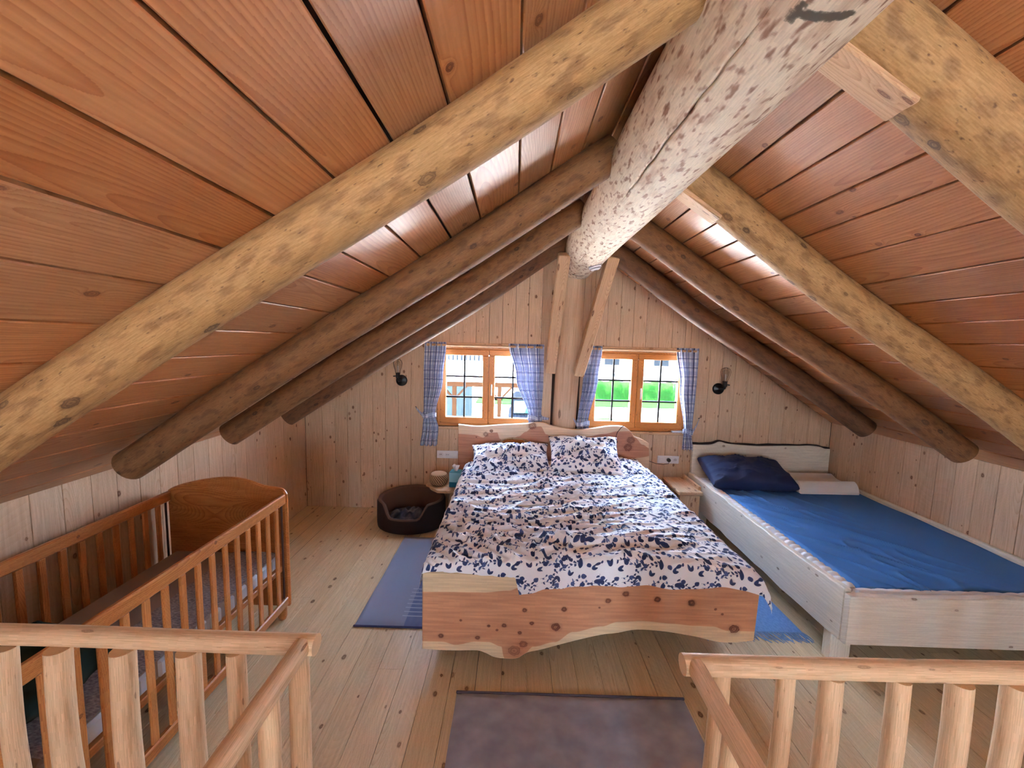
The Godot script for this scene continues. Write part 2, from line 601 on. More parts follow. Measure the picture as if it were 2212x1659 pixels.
# woven cloth or carpet: two tones of fine noise
func woven(c1: Color, c2: Color, sd: int, f := 0.25, w := 256) -> NoiseTexture2D:
	var t := NoiseTexture2D.new()
	t.width = w; t.height = w
	t.seamless = true
	var fn := FastNoiseLite.new()
	fn.seed = sd
	fn.frequency = f
	fn.fractal_octaves = 3
	t.noise = fn
	var g := Gradient.new()
	g.colors = PackedColorArray([c1, c2])
	t.color_ramp = g
	return t

func mat(tex: Texture2D, rough := 0.6, col := Color.WHITE, spec := 0.5) -> StandardMaterial3D:
	var m := StandardMaterial3D.new()
	m.albedo_color = col
	m.albedo_texture = tex
	m.roughness = rough
	m.metallic_specular = spec
	return m

func tri_mat(tex: Texture2D, scale: float, rough := 0.9, col := Color.WHITE) -> StandardMaterial3D:
	var m := mat(tex, rough, col)
	m.uv1_triplanar = true
	m.uv1_scale = Vector3(scale, scale, scale)
	return m

func plain(col: Color, rough := 0.6, metal := 0.0) -> StandardMaterial3D:
	var m := mat(null, rough, col)
	m.metallic = metal
	return m

func materials() -> void:
	M.ceiling = mat(wood(2048, 768, 6, 3.0, 0.168, Color8(198, 140, 96), Color8(174, 112, 70), 110.0, 5, 0.011, 0.06, 11, Color8(96, 50, 34), 0.012, 0.03), 0.36)
	M.wall = mat(wood(1536, 640, 8, 3.0, 0.1335, Color8(212, 180, 148), Color8(198, 160, 126), 170.0, 13, 0.0085, 0.022, 23, Color8(96, 52, 28)), 0.62)
	M.floor = mat(wood(1536, 512, 6, 3.0, 0.135, Color8(226, 204, 164), Color8(210, 180, 136), 230.0, 12, 0.009, 0.02, 31, Color8(92, 56, 30)), 0.4)
	M.pine = mat(wood(1024, 256, 4, 1.6, 0.12, Color8(206, 134, 72), Color8(176, 98, 46), 190.0, 5, 0.006, 0.03, 41, Color8(92, 44, 20)), 0.38)
	M.pale = mat(wood(1024, 256, 2, 2.2, 0.3, Color8(230, 220, 202), Color8(218, 204, 182), 120.0, 8, 0.009, 0.012, 43, Color8(110, 84, 62)), 0.6)
	M.planed = mat(wood(512, 128, 1, 1.5, 0.12, Color8(214, 174, 134), Color8(190, 146, 108), 220.0, 6, 0.008, 0.0, 47, Color8(110, 66, 40)), 0.6)
	M.orange = mat(wood(512, 128, 1, 1.5, 0.12, Color8(216, 140, 66), Color8(190, 112, 46), 240.0, 2, 0.004, 0.0, 53), 0.4)
	M.ridge = mat(log_tex(1536, 768, Color8(226, 208, 184), Color8(202, 174, 148), Color8(152, 112, 88), 0.53, 0.60, 61, 6, 2, 0.042), 0.7)
	# dark resin scar of a lopped branch that runs round part of the ridge log
	var ri: Image = M.ridge.albedo_texture.get_image()
	var sc := RandomNumberGenerator.new()
	sc.seed = 6
	for k in 900:
		var q := sc.randf()
		var ang := lerpf(-1.99, -1.45, q)
		var wid := 0.022 if q < 0.1 else 0.006 + 0.004 * sin(q * 30.0)
		var px := int(fposmod((3.297 + 0.015 * (q - 0.5) + sc.randf_range(-1, 1) * wid) / 3.0, 1.0) * ri.get_width())
		var py := int(fposmod(ang / TAU + sc.randf_range(-0.006, 0.006), 1.0) * ri.get_height())
		for dx in 4:
			for dy in 4:
				ri.set_pixel((px + dx) % ri.get_width(), (py + dy) % ri.get_height(), ri.get_pixel((px + dx) % ri.get_width(), (py + dy) % ri.get_height()).lerp(Color8(84, 74, 58), 0.35))
	M.ridge.albedo_texture = ImageTexture.create_from_image(ri)
	M.rafter = mat(log_tex(1536, 512, Color8(178, 138, 90), Color8(150, 112, 72), Color8(96, 66, 44), 0.50, 0.76, 67, 14, 2), 0.75)
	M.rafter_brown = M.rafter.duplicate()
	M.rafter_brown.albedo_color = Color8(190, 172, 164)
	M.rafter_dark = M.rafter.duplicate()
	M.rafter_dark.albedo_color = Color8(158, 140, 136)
	M.post = mat(log_tex(768, 512, Color8(212, 178, 146), Color8(196, 156, 122), Color8(130, 88, 64), 0.55, 0.84, 83, 5, 6), 0.65)
	M.stick = mat(log_tex(512, 256, Color8(226, 188, 146), Color8(206, 164, 122), Color8(160, 108, 74), 0.6, 0.86, 71, 8, 3), 0.55)
	M.print = mat(leaf_print(), 0.85)
	M.plaid = mat(plaid(), 0.9)
	M.plaid.backlight_enabled = true
	M.plaid.backlight = Color(0.35, 0.35, 0.38)
	M.gap = plain(Color8(52, 34, 24), 0.9)
	M.black = plain(Color8(26, 23, 24), 0.35, 0.3)
	M.white = plain(Color8(232, 232, 236), 0.35)
	M.glass = plain(Color(0.9, 0.95, 0.95, 0.0), 0.02)
	M.glass.transparency = BaseMaterial3D.TRANSPARENCY_ALPHA
	M.bars = plain(Color8(46, 40, 38), 0.6)
	M.metal = plain(Color8(200, 196, 186), 0.3, 0.6)

# ------------------------------------------------------------------ the room
func roof_y(x: float) -> float:
	return KNEE + (HALF - absf(x)) * SLOPE

const WINDOWS := [[-1.362, -0.292], [0.196, 1.232]]
const WY0 := 0.905
const WY1 := 1.745

func prism_strip(mb: MB, x0: float, x1: float, yb: float, yt0: float, yt1: float, z0: float, z1: float) -> void:
	var p := [Vector3(x0, yb, 0), Vector3(x1, yb, 0), Vector3(x1, yt1, 0), Vector3(x0, yt0, 0)]
	var c := Vector3((x0 + x1) * 0.5, (yb + yt0) * 0.5, 0)
	var f := Vector3(0, 0, z1)
	var b := Vector3(0, 0, z0)
	mb.quad(p[0] + f, p[1] + f, p[2] + f, p[3] + f, Vector3.BACK)
	mb.quad(p[0] + b, p[1] + b, p[2] + b, p[3] + b, Vector3.FORWARD)
	for i in 4:
		var j := (i + 1) % 4
		mb.quad(p[i] + f, p[j] + f, p[j] + b, p[i] + b, (p[i] + p[j]) * 0.5 - c)

func gable_backing(z0: float, z1: float, holes: Array) -> ArrayMesh:
	var mb := MB.new()
	var xs := [-HALF - 0.3, 0.0, HALF + 0.3]
	for hl in holes:
		xs.append(hl[0]); xs.append(hl[1])
	xs.sort()
	for i in xs.size() - 1:
		var x0: float = xs[i]
		var x1: float = xs[i + 1]
		if x1 - x0 < 0.001: continue
		var mid := (x0 + x1) * 0.5
		var hole = null
		for hl in holes:
			if mid > hl[0] and mid < hl[1]: hole = hl
		if hole == null:
			prism_strip(mb, x0, x1, -0.2, roof_y(x0) + 0.05, roof_y(x1) + 0.05, z0, z1)
		else:
			if hole[2] > -0.19:
				prism_strip(mb, x0, x1, -0.2, hole[2], hole[2], z0, z1)
			prism_strip(mb, x0, x1, hole[3], roof_y(x0) + 0.05, roof_y(x1) + 0.05, z0, z1)
	return mb.mesh()

func room() -> void:
	# floor: sub-floor slab with planks along z
	var fl := setting("floor", box(Vector3(0, -0.13, REAR / 2), Vector3(2 * HALF + 0.6, 0.2, REAR + 0.5), 0.0), M.gap)
	var x := -HALF
	var i := 0
	rng.seed = 5
	while x < HALF - 0.01:
		var x1 := minf(x + 0.135, HALF)
		var cuts := [0.0, REAR]
		if i % 3 != 1: cuts = [0.0, rng.randf_range(0.6, 4.6), REAR]
		for c in cuts.size() - 1:
			var mb := MB.new()
			var g := 0.0007
			plank(mb, Vector3(x + g, 0, cuts[c] + g), Vector3(x1 - g, 0, cuts[c] + g), Vector3(x1 - g, 0, cuts[c + 1] - g), Vector3(x + g, 0, cuts[c + 1] - g), Vector3.UP, 0.028, 0.0012, 3.0, 6, rng.randi() % 6, rng.randf() * 3.0)
			part("floor_plank", mb.mesh(), M.floor, fl)
		x = x1
		i += 1
	# roof: slabs with broad boards along z on the underside
	var rf := MB.new()
	var co := 1.0 / sqrt(1.0 + SLOPE * SLOPE)
	for sg in [-1.0, 1.0]:
		var nn := Vector3(-sg * SLOPE, -1, 0).normalized()      # into the room
		var dn := Vector3(sg, -SLOPE, 0).normalized()          # down the slope
		var top := Vector3(0, roof_y(0), 0)
		var l := (HALF + 0.35) / co
		var bas := Basis(dn, -nn, dn.cross(-nn))
		cbox(rf, top + dn * (l * 0.5 - 0.02) - nn * 0.125 + Vector3(0, 0, REAR * 0.5), Vector3(l + 0.04, 0.2, REAR + 0.7), 0.0, bas)
	var ce := setting("ceiling", rf.mesh(), M.gap)
	var left := [0.0, 0.135, 0.275, 0.415, 0.558, 0.732, 0.873, 1.014, 1.161, 1.29]
	var right := [0.0, 0.14, 0.28, 0.415, 0.55, 0.683, 0.80, 0.955, 1.12, 1.265]
	for sg in [-1.0, 1.0]:
		var nn := Vector3(-sg * SLOPE, -1, 0).normalized()
		var edges: Array = (left if sg < 0 else right).duplicate()
		while edges[-1] < HALF - 0.06:
			edges.append(minf(edges[-1] + rng.randf_range(0.13, 0.165), HALF + 0.02))
		for k in edges.size() - 1:
			var a: float = edges[k] * sg
			var b: float = edges[k + 1] * sg
			var g := 0.0028 if k % 3 != 2 else 0.0042
			a += g * sg; b -= g * sg
			var mb := MB.new()
			plank(mb, Vector3(a, roof_y(a), 0.0), Vector3(b, roof_y(b), 0.0), Vector3(b, roof_y(b), REAR), Vector3(a, roof_y(a), REAR), nn, 0.024, 0.003, 3.0, 6, rng.randi() % 6, rng.randf() * 3.0)
			part("ceiling_board", mb.mesh(), M.ceiling, ce)
	# gable wall with the two windows
	var wb := setting("wall_back", gable_backing(-0.24, -0.021, [[WINDOWS[0][0], WINDOWS[0][1], WY0, WY1], [WINDOWS[1][0], WINDOWS[1][1], WY0, WY1]]), M.gap)
	var bx := -2.565 - 0.1335 * 2
	while bx < HALF:
		var e0 := maxf(bx, -HALF)
		var e1 := minf(bx + 0.1335, HALF)
		bx += 0.1335
		if e1 - e0 < 0.01: continue
		var cutx := [e0, e1]
		for wd in WINDOWS:
			for q in wd:
				if q > e0 + 0.004 and q < e1 - 0.004: cutx.append(q)
		cutx.sort()
		var band := rng.randi() % 8
		var uo := rng.randf() * 3.0
		for c in cutx.size() - 1:
			var a: float = cutx[c]
			var b: float = cutx[c + 1]
			var mid := (a + b) * 0.5
			var open := false
			for wd in WINDOWS:
				if mid > wd[0] and mid < wd[1]: open = true
			var spans := [[0.0, 9.0]] if not open else [[0.0, WY0], [WY1, 9.0]]
			# the boards are scribed round the post and leave a narrow dark joint on both sides of it
			var lc := Vector2(-0.181, -0.127)   # joint on one side: x at the floor, x at 2.45 m
			var rc := Vector2(0.071, 0.127)
			if a < rc.y and b > lc.x and not open:
				var h := roof_y(mid)
				if a < lc.x - 0.01 and b > lc.x:
					var mb := MB.new()
					plank(mb, Vector3(a + 0.0011, 0, 0), Vector3(minf(b, lc.x), 0, 0), Vector3(minf(b, lerpf(lc.x, lc.y, h / 2.45)), h, 0), Vector3(a + 0.0011, h, 0), Vector3.BACK, 0.02, 0.003, 3.0, 8, band, uo)
					part("wall_board", mb.mesh(), M.wall, wb)
				if b > maxf(rc.x, rc.y) + 0.01 and a < rc.y:
					var mb := MB.new()
					plank(mb, Vector3(maxf(a, rc.x), 0, 0), Vector3(b - 0.0011, 0, 0), Vector3(b - 0.0011, h, 0), Vector3(maxf(a, lerpf(rc.x, rc.y, h / 2.45)), h, 0), Vector3.BACK, 0.02, 0.003, 3.0, 8, band, uo)
					part("wall_board", mb.mesh(), M.wall, wb)
				continue
			for s in spans:
				var ya := minf(s[1], roof_y(a))
				var yb := minf(s[1], roof_y(b))
				var mb := MB.new()
				plank(mb, Vector3(a + 0.0011, s[0], 0), Vector3(b - 0.0011, s[0], 0), Vector3(b - 0.0011, yb, 0), Vector3(a + 0.0011, ya, 0), Vector3.BACK, 0.02, 0.003, 3.0, 8, band, uo)
				part("wall_board", mb.mesh(), M.wall, wb)
	# knee walls
	for sg in [-1.0, 1.0]:
		var kn := setting("wall_left" if sg < 0 else "wall_right", box(Vector3(sg * (HALF + 0.13), KNEE * 0.5 - 0.05, REAR * 0.5), Vector3(0.215, KNEE + 0.3, REAR + 0.3), 0.0), M.gap)
		var z := 0.0
		while z < REAR:
			var z1 := minf(z + 0.1335, REAR)
			var mb := MB.new()
			var xx: float = sg * HALF
			plank(mb, Vector3(xx, 0, z + 0.0008), Vector3(xx, 0, z1 - 0.0008), Vector3(xx, KNEE, z1 - 0.0008), Vector3(xx, KNEE, z + 0.0008), Vector3(-sg, 0, 0), 0.02, 0.002, 3.0, 8, rng.randi() % 8, rng.randf() * 3.0)
			part("wall_board", mb.mesh(), M.wall, kn)
			z = z1
	# gable wall behind the camera with its balcony glazing
	var wf := setting("wall_front", gable_backing(REAR, REAR + 0.2, [[-1.0, -0.4, 0.9, 1.75], [0.4, 1.0, 0.9, 1.75]]), M.wall)
	for q in [[-1.0, -0.4], [0.4, 1.0]]:
		part("window_pane", box(Vector3((q[0] + q[1]) * 0.5, 1.325, REAR + 0.1), Vector3(q[1] - q[0], 0.85, 0.006), 0.0), M.glass, wf)

func window(n: int, x0: float, x1: float) -> void:
	var w := Node3D.new()
	w.name = "window_%d" % n
	w.set_meta("kind", "structure")
	add_child(w)
	var mid := (x0 + x1) * 0.5
	var cy := (WY0 + WY1) * 0.5
	var hh := WY1 - WY0
	var fw := 0.05
	var z := -0.06
	var fr := MB.new()
	cbox(fr, Vector3(mid, WY1 - fw / 2, z), Vector3(x1 - x0, fw, 0.075), 0.004)
	cbox(fr, Vector3(mid, WY0 + fw / 2, z), Vector3(x1 - x0, fw, 0.075), 0.004)
	cbox(fr, Vector3(x0 + fw / 2, cy, z), Vector3(fw, hh - 2 * fw, 0.075), 0.004)
	cbox(fr, Vector3(x1 - fw / 2, cy, z), Vector3(fw, hh - 2 * fw, 0.075), 0.004)
	part("frame", fr.mesh(), M.orange, w)
	# head trim board above and sill below
	part("head_trim", box(Vector3(mid, WY1 + 0.012, 0.006), Vector3(x1 - x0 + 0.06, 0.05, 0.02), 0.004, Basis.IDENTITY, 1.5), M.planed, w)
	part("sill", box(Vector3(mid, WY0 - 0.014, -0.02), Vector3(x1 - x0 + 0.05, 0.028, 0.07), 0.006, Basis.IDENTITY, 1.5), M.planed, w)
	var sz := -0.045
	var sb := 0.062
	for s in [-1.0, 1.0]:
		var a := x0 + 0.03 if s < 0 else mid + 0.001
		var b := mid - 0.001 if s < 0 else x1 - 0.03
		var y0 := WY0 + 0.03
		var y1 := WY1 - 0.03
		var sash := MB.new()
		cbox(sash, Vector3((a + b) / 2, y1 - sb / 2, sz), Vector3(b - a, sb, 0.07), 0.006)
		cbox(sash, Vector3((a + b) / 2, y0 + sb / 2 + 0.004, sz), Vector3(b - a, sb + 0.008, 0.07), 0.006)
		cbox(sash, Vector3(a + sb / 2, (y0 + y1) / 2, sz), Vector3(sb, y1 - y0 - 2 * sb, 0.07), 0.006)
		cbox(sash, Vector3(b - sb / 2, (y0 + y1) / 2, sz), Vector3(sb, y1 - y0 - 2 * sb, 0.07), 0.006)
		var so := part("sash", sash.mesh(), M.orange, w)
		part("pane", box(Vector3((a + b) / 2, (y0 + y1) / 2, sz), Vector3(b - a - 2 * sb + 0.01, y1 - y0 - 2 * sb + 0.01, 0.005), 0.0), M.glass, so)
		var gx := (a + b) / 2
		var gy0 := y0 + sb
		var gy1 := y1 - sb
		part("glazing_bar", box(Vector3(gx, (gy0 + gy1) / 2, sz + 0.006), Vector3(0.019, gy1 - gy0, 0.012), 0.0015), M.bars, so)
		for q in [0.335, 0.665]:
			part("glazing_bar", box(Vector3(gx, lerpf(gy0, gy1, q), sz + 0.006), Vector3(b - a - 2 * sb, 0.019, 0.012), 0.0015), M.bars, so)
		if s > 0:
			var hb := part("handle", box(Vector3(a + 0.03, cy + 0.03, sz + 0.04), Vector3(0.022, 0.06, 0.012), 0.004), M.metal, so)
			var g := MB.new()
			tube(g, PackedVector3Array([Vector3(0, 0, -0.03), Vector3(0, 0, 0.0), Vector3(0, -0.012, 0.006), Vector3(0, -0.11, 0.004)]), PackedFloat32Array([0.008, 0.008, 0.009, 0.0065]), 10)
			hb.mesh = g.mesh()
			hb.position = Vector3(a + 0.03, cy + 0.03, sz + 0.062)

# ------------------------------------------------------------------ log frame
# the ridge log, with a narrow drying crack cut along the side that faces the room
func ridge_log(mb: MB) -> void:
	var p := PackedVector3Array()
	var uv := PackedVector2Array()
	var steps := 150
	var seg := 48
	var nu := seg + 4
	for j in steps + 1:
		var z := lerpf(-0.02, REAR, float(j) / steps)
		var c := Vector3(0.035 + 0.012 * noise.get_noise_2d(z * 60.0, 3.0), 2.62 + 0.012 * noise.get_noise_2d(z * 60.0, 43.0), z)
		var a0 := -2.19 + 0.1 * noise.get_noise_2d(z * 110.0, 9.0) + 0.02 * noise.get_noise_2d(z * 900.0, 19.0)
		var open := clampf(0.35 + 0.9 * noise.get_noise_2d(z * 90.0, 70.0), 0.0, 0.6) * smoothstep(0.35, 0.6, z)
		var angs := [a0 + 0.008 + 0.012 * open]
		for i in seg - 1:
			angs.append(a0 + lerpf(0.05, TAU - 0.05, float(i) / (seg - 2)))
		angs.append(a0 + TAU - 0.008 - 0.012 * open)
		angs.append(a0 + TAU - 0.003)
		angs.append(a0 + TAU + 0.003)
		angs.append(a0 + TAU + 0.008 + 0.012 * open)
		for i in nu:
			var a: float = angs[i]
			var o := Vector3(cos(a), sin(a), 0)
			var r := 0.186
			var q := (c + o * r) * 16.0
			r += 0.006 * noise.get_noise_3d(q.x, q.y, q.z) + 0.0025 * noise.get_noise_3d(q.x * 6.0, q.y * 6.0, q.z * 3.0)
			if i == nu - 2 or i == nu - 3: r -= 0.03 * open + 0.001
			p.append(c + o * r)
			uv.append(Vector2(z / 3.0, a / TAU))
	mb.grid(p, uv, nu, steps + 1, 1.0, true)

func timbers() -> void:
	var steps := 60
	var mb := MB.new()
	ridge_log(mb)
	solo("ridge_beam", mb.mesh(), M.ridge, "thick peeled ridge log with brown flecks running under the roof peak", "beam")
	mb = MB.new()
	steps = 30
	tube(mb, path(Vector3(-0.055, -0.001, -0.052), Vector3(0.0, 2.46, 0.01), steps, Vector3.ZERO, 0.015, 9.0), radii(0.128, 0.118, steps), 24, 0.004, 1.2, 3.0)
	solo("post", mb.mesh(), M.post, "round wooden post standing between the two windows under the ridge log", "post")
	var br := [[Vector3(-0.205, 1.52, 0.13), Vector3(-0.165, 2.55, 0.66)], [Vector3(0.075, 1.5, 0.15), Vector3(0.245, 2.54, 0.66)]]
	for i in 2:
		solo("brace", beam(br[i][0], br[i][1], 0.1, 0.1, 0.006, Vector3.RIGHT, 1.5, 1, 0, i * 0.4), M.planed, ["square planed brace fixed to the post on the dog bed's side", "square planed brace fixed to the post on the low bed's side"][i], "brace", Vector3.ZERO, "braces below the ridge log")
	var raf := [
		[-1.0, 3.09, 3.15, 0.073, "yellowish log rafter over the crib, farthest from the gable wall"],
		[-1.0, 2.17, 2.26, 0.08, "log rafter over the far end of the crib, second from the front railing"],
		[-1.0, 1.34, 1.56, 0.08, "log rafter above the dog bed's side, one from the gable wall"],
		[-1.0, 0.55, 0.88, 0.08, "log rafter next to the gable wall above the dog bed"],
		[1.0, 3.07, 3.1, 0.088, "thick knotty log rafter above the low bed's side, farthest from the gable wall"],
		[1.0, 2.14, 2.12, 0.08, "log rafter with a flat planed end over the foot of the low bed"],
		[1.0, 1.27, 1.5, 0.08, "log rafter over the middle of the low bed"],
		[1.0, 0.58, 0.76, 0.08, "log rafter next to the gable wall above the low bed's pillows"]]
	steps = 40
	for i in raf.size():
		var q: Array = raf[i]
		var sg: float = q[0]
		var off: float = q[3] * 1.16 + (0.006 if i == 0 else 0.0)
		var xe := 2.46 if sg < 0 else 2.43
		var a := Vector3(sg * 0.12 , roof_y(0.12) - off, q[1])
		var b := Vector3(sg * xe, roof_y(xe) - off, q[2])
		mb = MB.new()
		tube(mb, path(a, b, steps, Vector3.ZERO, 0.03, i * 7.0), radii(q[3] * 0.98, q[3] * 0.96, steps), 24, 0.008, 1.3, 2.0, true, i * 0.13)
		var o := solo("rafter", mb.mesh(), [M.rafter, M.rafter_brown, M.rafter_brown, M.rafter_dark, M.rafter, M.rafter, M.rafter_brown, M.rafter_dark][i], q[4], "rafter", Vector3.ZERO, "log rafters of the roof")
		if i == 4 or i == 5:
			var d := (b - a).normalized()
			var nn := Vector3(-sg * SLOPE, -1, 0).normalized()
			var p0 := a + d * 0.02 + nn * 0.072
			part("planed_face", beam(p0, p0 + d * 0.36, 0.09, 0.03, 0.004, Vector3.BACK, 1.5), M.planed, o)
	# smoke detector under the ridge log
	var sd := thing("smoke_detector", "small white smoke detector disc under the end of the ridge log", "detector", Vector3(0.085, 2.425, 0.74))
	var bas := Basis(Vector3.BACK, 0.25)
	part("base", lathe_mesh(PackedVector2Array([Vector2(0, -0.002), Vector2(0.05, -0.002), Vector2(0.052, 0.004), Vector2(0.052, 0.02), Vector2(0.0, 0.02)]), 24, Vector3.ZERO, bas), M.white, sd)
	part("cover", lathe_mesh(PackedVector2Array([Vector2(0, -0.02), Vector2(0.03, -0.018), Vector2(0.042, -0.01), Vector2(0.045, -0.002), Vector2(0, -0.002)]), 24, Vector3.ZERO, bas), M.white, sd)

# ------------------------------------------------------------------ double bed
const FOOT := [[-1.021, 0.566], [-1.022, 0.121], [-0.941, 0.116], [-0.831, 0.116], [-0.725, 0.120], [-0.674, 0.106], [-0.619, 0.082], [-0.509, 0.079], [-0.449, 0.116], [-0.371, 0.137], [-0.252, 0.176], [-0.153, 0.206], [-0.049, 0.234], [0.035, 0.247], [0.137, 0.269], [0.278, 0.264], [0.386, 0.250], [0.469, 0.236], [0.550, 0.218], [0.623, 0.210], [0.713, 0.216], [0.771, 0.228]]
const HEAD := [[-1.116, 0.954], [-0.927, 0.940], [-0.680, 0.962], [-0.420, 0.982], [-0.336, 0.997], [-0.248, 0.997], [-0.176, 0.970], [0.051, 0.935], [0.184, 0.940], [0.320, 0.962], [0.396, 0.976], [0.517, 0.982], [0.593, 0.964], [0.650, 0.913], [0.675, 0.880], [0.752, 0.853], [0.824, 0.813]]

func vecs(a: Array) -> Array:
	var out := []
	for q in a: out.append(Vector2(q[0], q[1]))
	return out

func double_bed() -> void:
	var t := thing("double_bed", "wide stone pine bed with wavy live-edge headboard and footboard", "bed", Vector3.ZERO)
	# footboard
	var poly := PackedVector2Array([Vector2(-1.021, 0.566)])
	poly.append_array(smooth_line(vecs(FOOT.slice(1)), 4))
	poly.append_array(PackedVector2Array([Vector2(0.779, 0.49), Vector2(0.781, 0.545), Vector2(0.4, 0.553), Vector2(-0.3, 0.558)]))
	var lo_k := [[-1.02, 0.167], [-0.911, 0.168], [-0.841, 0.152], [-0.726, 0.174], [-0.661, 0.174], [-0.59, 0.15], [-0.575, 0.09], [-0.56, 0.0], [-0.5, 0.0], [-0.48, 0.09], [-0.416, 0.155], [-0.302, 0.185], [-0.205, 0.247], [-0.052, 0.284], [0.032, 0.312], [0.167, 0.322], [0.329, 0.312], [0.437, 0.304], [0.545, 0.302], [0.622, 0.281], [0.783, 0.281]]
	var hi_k := [[-1.02, 0.455], [-0.834, 0.459], [-0.696, 0.461], [-0.558, 0.476], [-0.495, 0.496], [-0.40, 0.54], [-0.3, 0.7]]
	var kn := [[-0.469, 0.366, 0.011], [-0.257, 0.378, 0.013], [-0.919, 0.203, 0.012], [-0.721, 0.199, 0.011], [-0.660, 0.270, 0.007], [-0.578, 0.274, 0.011], [-0.430, 0.292, 0.010], [-0.300, 0.275, 0.022], [-0.615, 0.247, 0.006], [-0.493, 0.235, 0.009], [-0.471, 0.169, 0.02, 0.55], [-0.812, 0.297, 0.006], [-0.025, 0.433, 0.013], [0.067, 0.476, 0.015], [0.237, 0.449, 0.015, 0.95], [0.420, 0.436, 0.016, 0.95], [0.550, 0.403, 0.006], [0.587, 0.375, 0.006], [0.658, 0.294, 0.024], [-0.069, 0.393, 0.005], [-0.52, 0.13, 0.03, 0.4]]
	var heart := Color8(212, 152, 112)
	var sap := Color8(232, 204, 162)
	var ft := slab_tex(1024, 320, -1.05, 0.8, 0.05, 0.6, func(x): return keyed(lo_k, x), func(x): return keyed(hi_k, x), heart, sap, kn, 5)
	M.foot = mat(ft, 0.45)
	part("footboard", extrude(poly, 2.07, 2.12, 0.006, Vector2(-1.05, 0.05), Vector2(1.85, 0.55)).mesh(), M.foot, t)
	# headboard with an arched opening cut into it
	var hp := PackedVector2Array([Vector2(-1.112, 0.14)])
	hp.append_array(smooth_line(vecs(HEAD), 4))
	hp.append_array(PackedVector2Array([Vector2(0.838, 0.65), Vector2(0.84, 0.14)]))
	var hole := PackedVector2Array()
	for i in 13:
		var a := PI - PI * i / 12.0
		hole.append(Vector2(-0.545 + 0.17 * cos(a), 0.735 + 0.1 * pow(sin(a), 0.8)))
	# join the opening to the lower edge by a hairline so that the outline stays one loop
	var key := PackedVector2Array()
	key.append_array(hp)
	key.append(Vector2(-0.3745, 0.14))
	for i in range(hole.size() - 1, -1, -1): key.append(hole[i])
	key.append(Vector2(-0.7155, 0.14))
	var hlo := [[-1.12, 0.0], [0.5, 0.0], [0.62, 0.62], [0.72, 0.66], [0.9, 0.69]]
	var hhi := [[-1.12, 0.86], [-0.95, 0.855], [-0.86, 0.83], [-0.80, 0.88], [-0.72, 0.885], [-0.69, 0.82], [-0.64, 0.77], [-0.5, 0.85], [-0.43, 0.90], [-0.36, 0.955], [-0.28, 0.96], [-0.22, 0.88], [-0.13, 0.83], [0.05, 0.815], [0.2, 0.87], [0.36, 0.90], [0.5, 0.93], [0.62, 0.935], [0.68, 0.87], [0.76, 0.80], [0.84, 0.76]]
	var hk := [[-0.835, 0.862, 0.022, 0.5], [-0.78, 0.897, 0.014], [-0.365, 0.963, 0.035, 0.6], [0.64, 0.84, 0.035, 0.55], [0.615, 0.765, 0.036, 0.6], [-0.93, 0.83, 0.006]]
	M.head = mat(slab_tex(1024, 448, -1.13, 0.86, 0.12, 1.01, func(x): return keyed(hlo, x), func(x): return keyed(hhi, x), Color8(196, 136, 104), Color8(226, 194, 158), hk, 8), 0.5)
	var hb := part("headboard", extrude(key, 0.08, 0.13, 0.005, Vector2(-1.13, 0.12), Vector2(1.99, 0.89)).mesh(), M.head, t)
	part("inlay", extrude(PackedVector2Array([Vector2(-0.675, 0.6), Vector2(-0.435, 0.6), Vector2(-0.428, 0.775), Vector2(-0.452, 0.805), Vector2(-0.6, 0.81), Vector2(-0.65, 0.797), Vector2(-0.675, 0.77)]), 0.085, 0.12, 0.008, Vector2(-0.7, 0.6), Vector2(1.5, 0.4)).mesh(), M.orange, hb)
	# panel below the opening closes the slit that the arch leaves
	part("side_rail", box(Vector3(-0.975, 0.36, 1.1), Vector3(0.045, 0.3, 1.94), 0.005, Basis.IDENTITY, 2.2, 2), M.pale, t)
	part("side_rail", box(Vector3(0.735, 0.36, 1.1), Vector3(0.045, 0.3, 1.94), 0.005, Basis.IDENTITY, 2.2, 2, 1), M.pale, t)
	for q in [[-0.75, 0.3], [0.5, 0.3], [-0.75, 1.5], [0.5, 1.5]]:
		part("leg", box(Vector3(q[0], 0.14, q[1]), Vector3(0.1, 0.28, 0.1), 0.005, Basis.IDENTITY, 1.5), M.planed, t)
	for i in 9:
		part("slat", box(Vector3(-0.12, 0.29, 0.3 + i * 0.2), Vector3(1.66, 0.022, 0.08), 0.003, Basis.IDENTITY, 1.5), M.planed, t)
	var mt := thing("mattress", "pale mattress under the leaf-print duvet in the stone pine bed", "mattress", Vector3(-0.12, 0.302, 1.1))
	part("core", box(Vector3(0, 0.14, 0), Vector3(1.62, 0.28, 1.88), 0.04), tri_mat(woven(Color8(228, 224, 220), Color8(240, 238, 234), 4), 3.0), mt)
	part("piping", box(Vector3(0, 0.275, 0), Vector3(1.625, 0.012, 1.885), 0.005), plain(Color8(225, 215, 208), 0.9), mt)

func bend(d: float, r: float) -> Vector2:   # distance past a fold -> (out, down)
	if d <= 0.0: return Vector2.ZERO
	if d < r * PI * 0.5: return Vector2(r * sin(d / r), r - r * cos(d / r))
	return Vector2(r, r + d - r * PI * 0.5)

func crease(a: float, b: float, fa: float, fb: float, sd: float) -> float:   # ridged folds
	var q := 1.0 - absf(noise.get_noise_3d(a * fa, b * fb, sd)) * 2.2
	return maxf(q, 0.0) ** 3

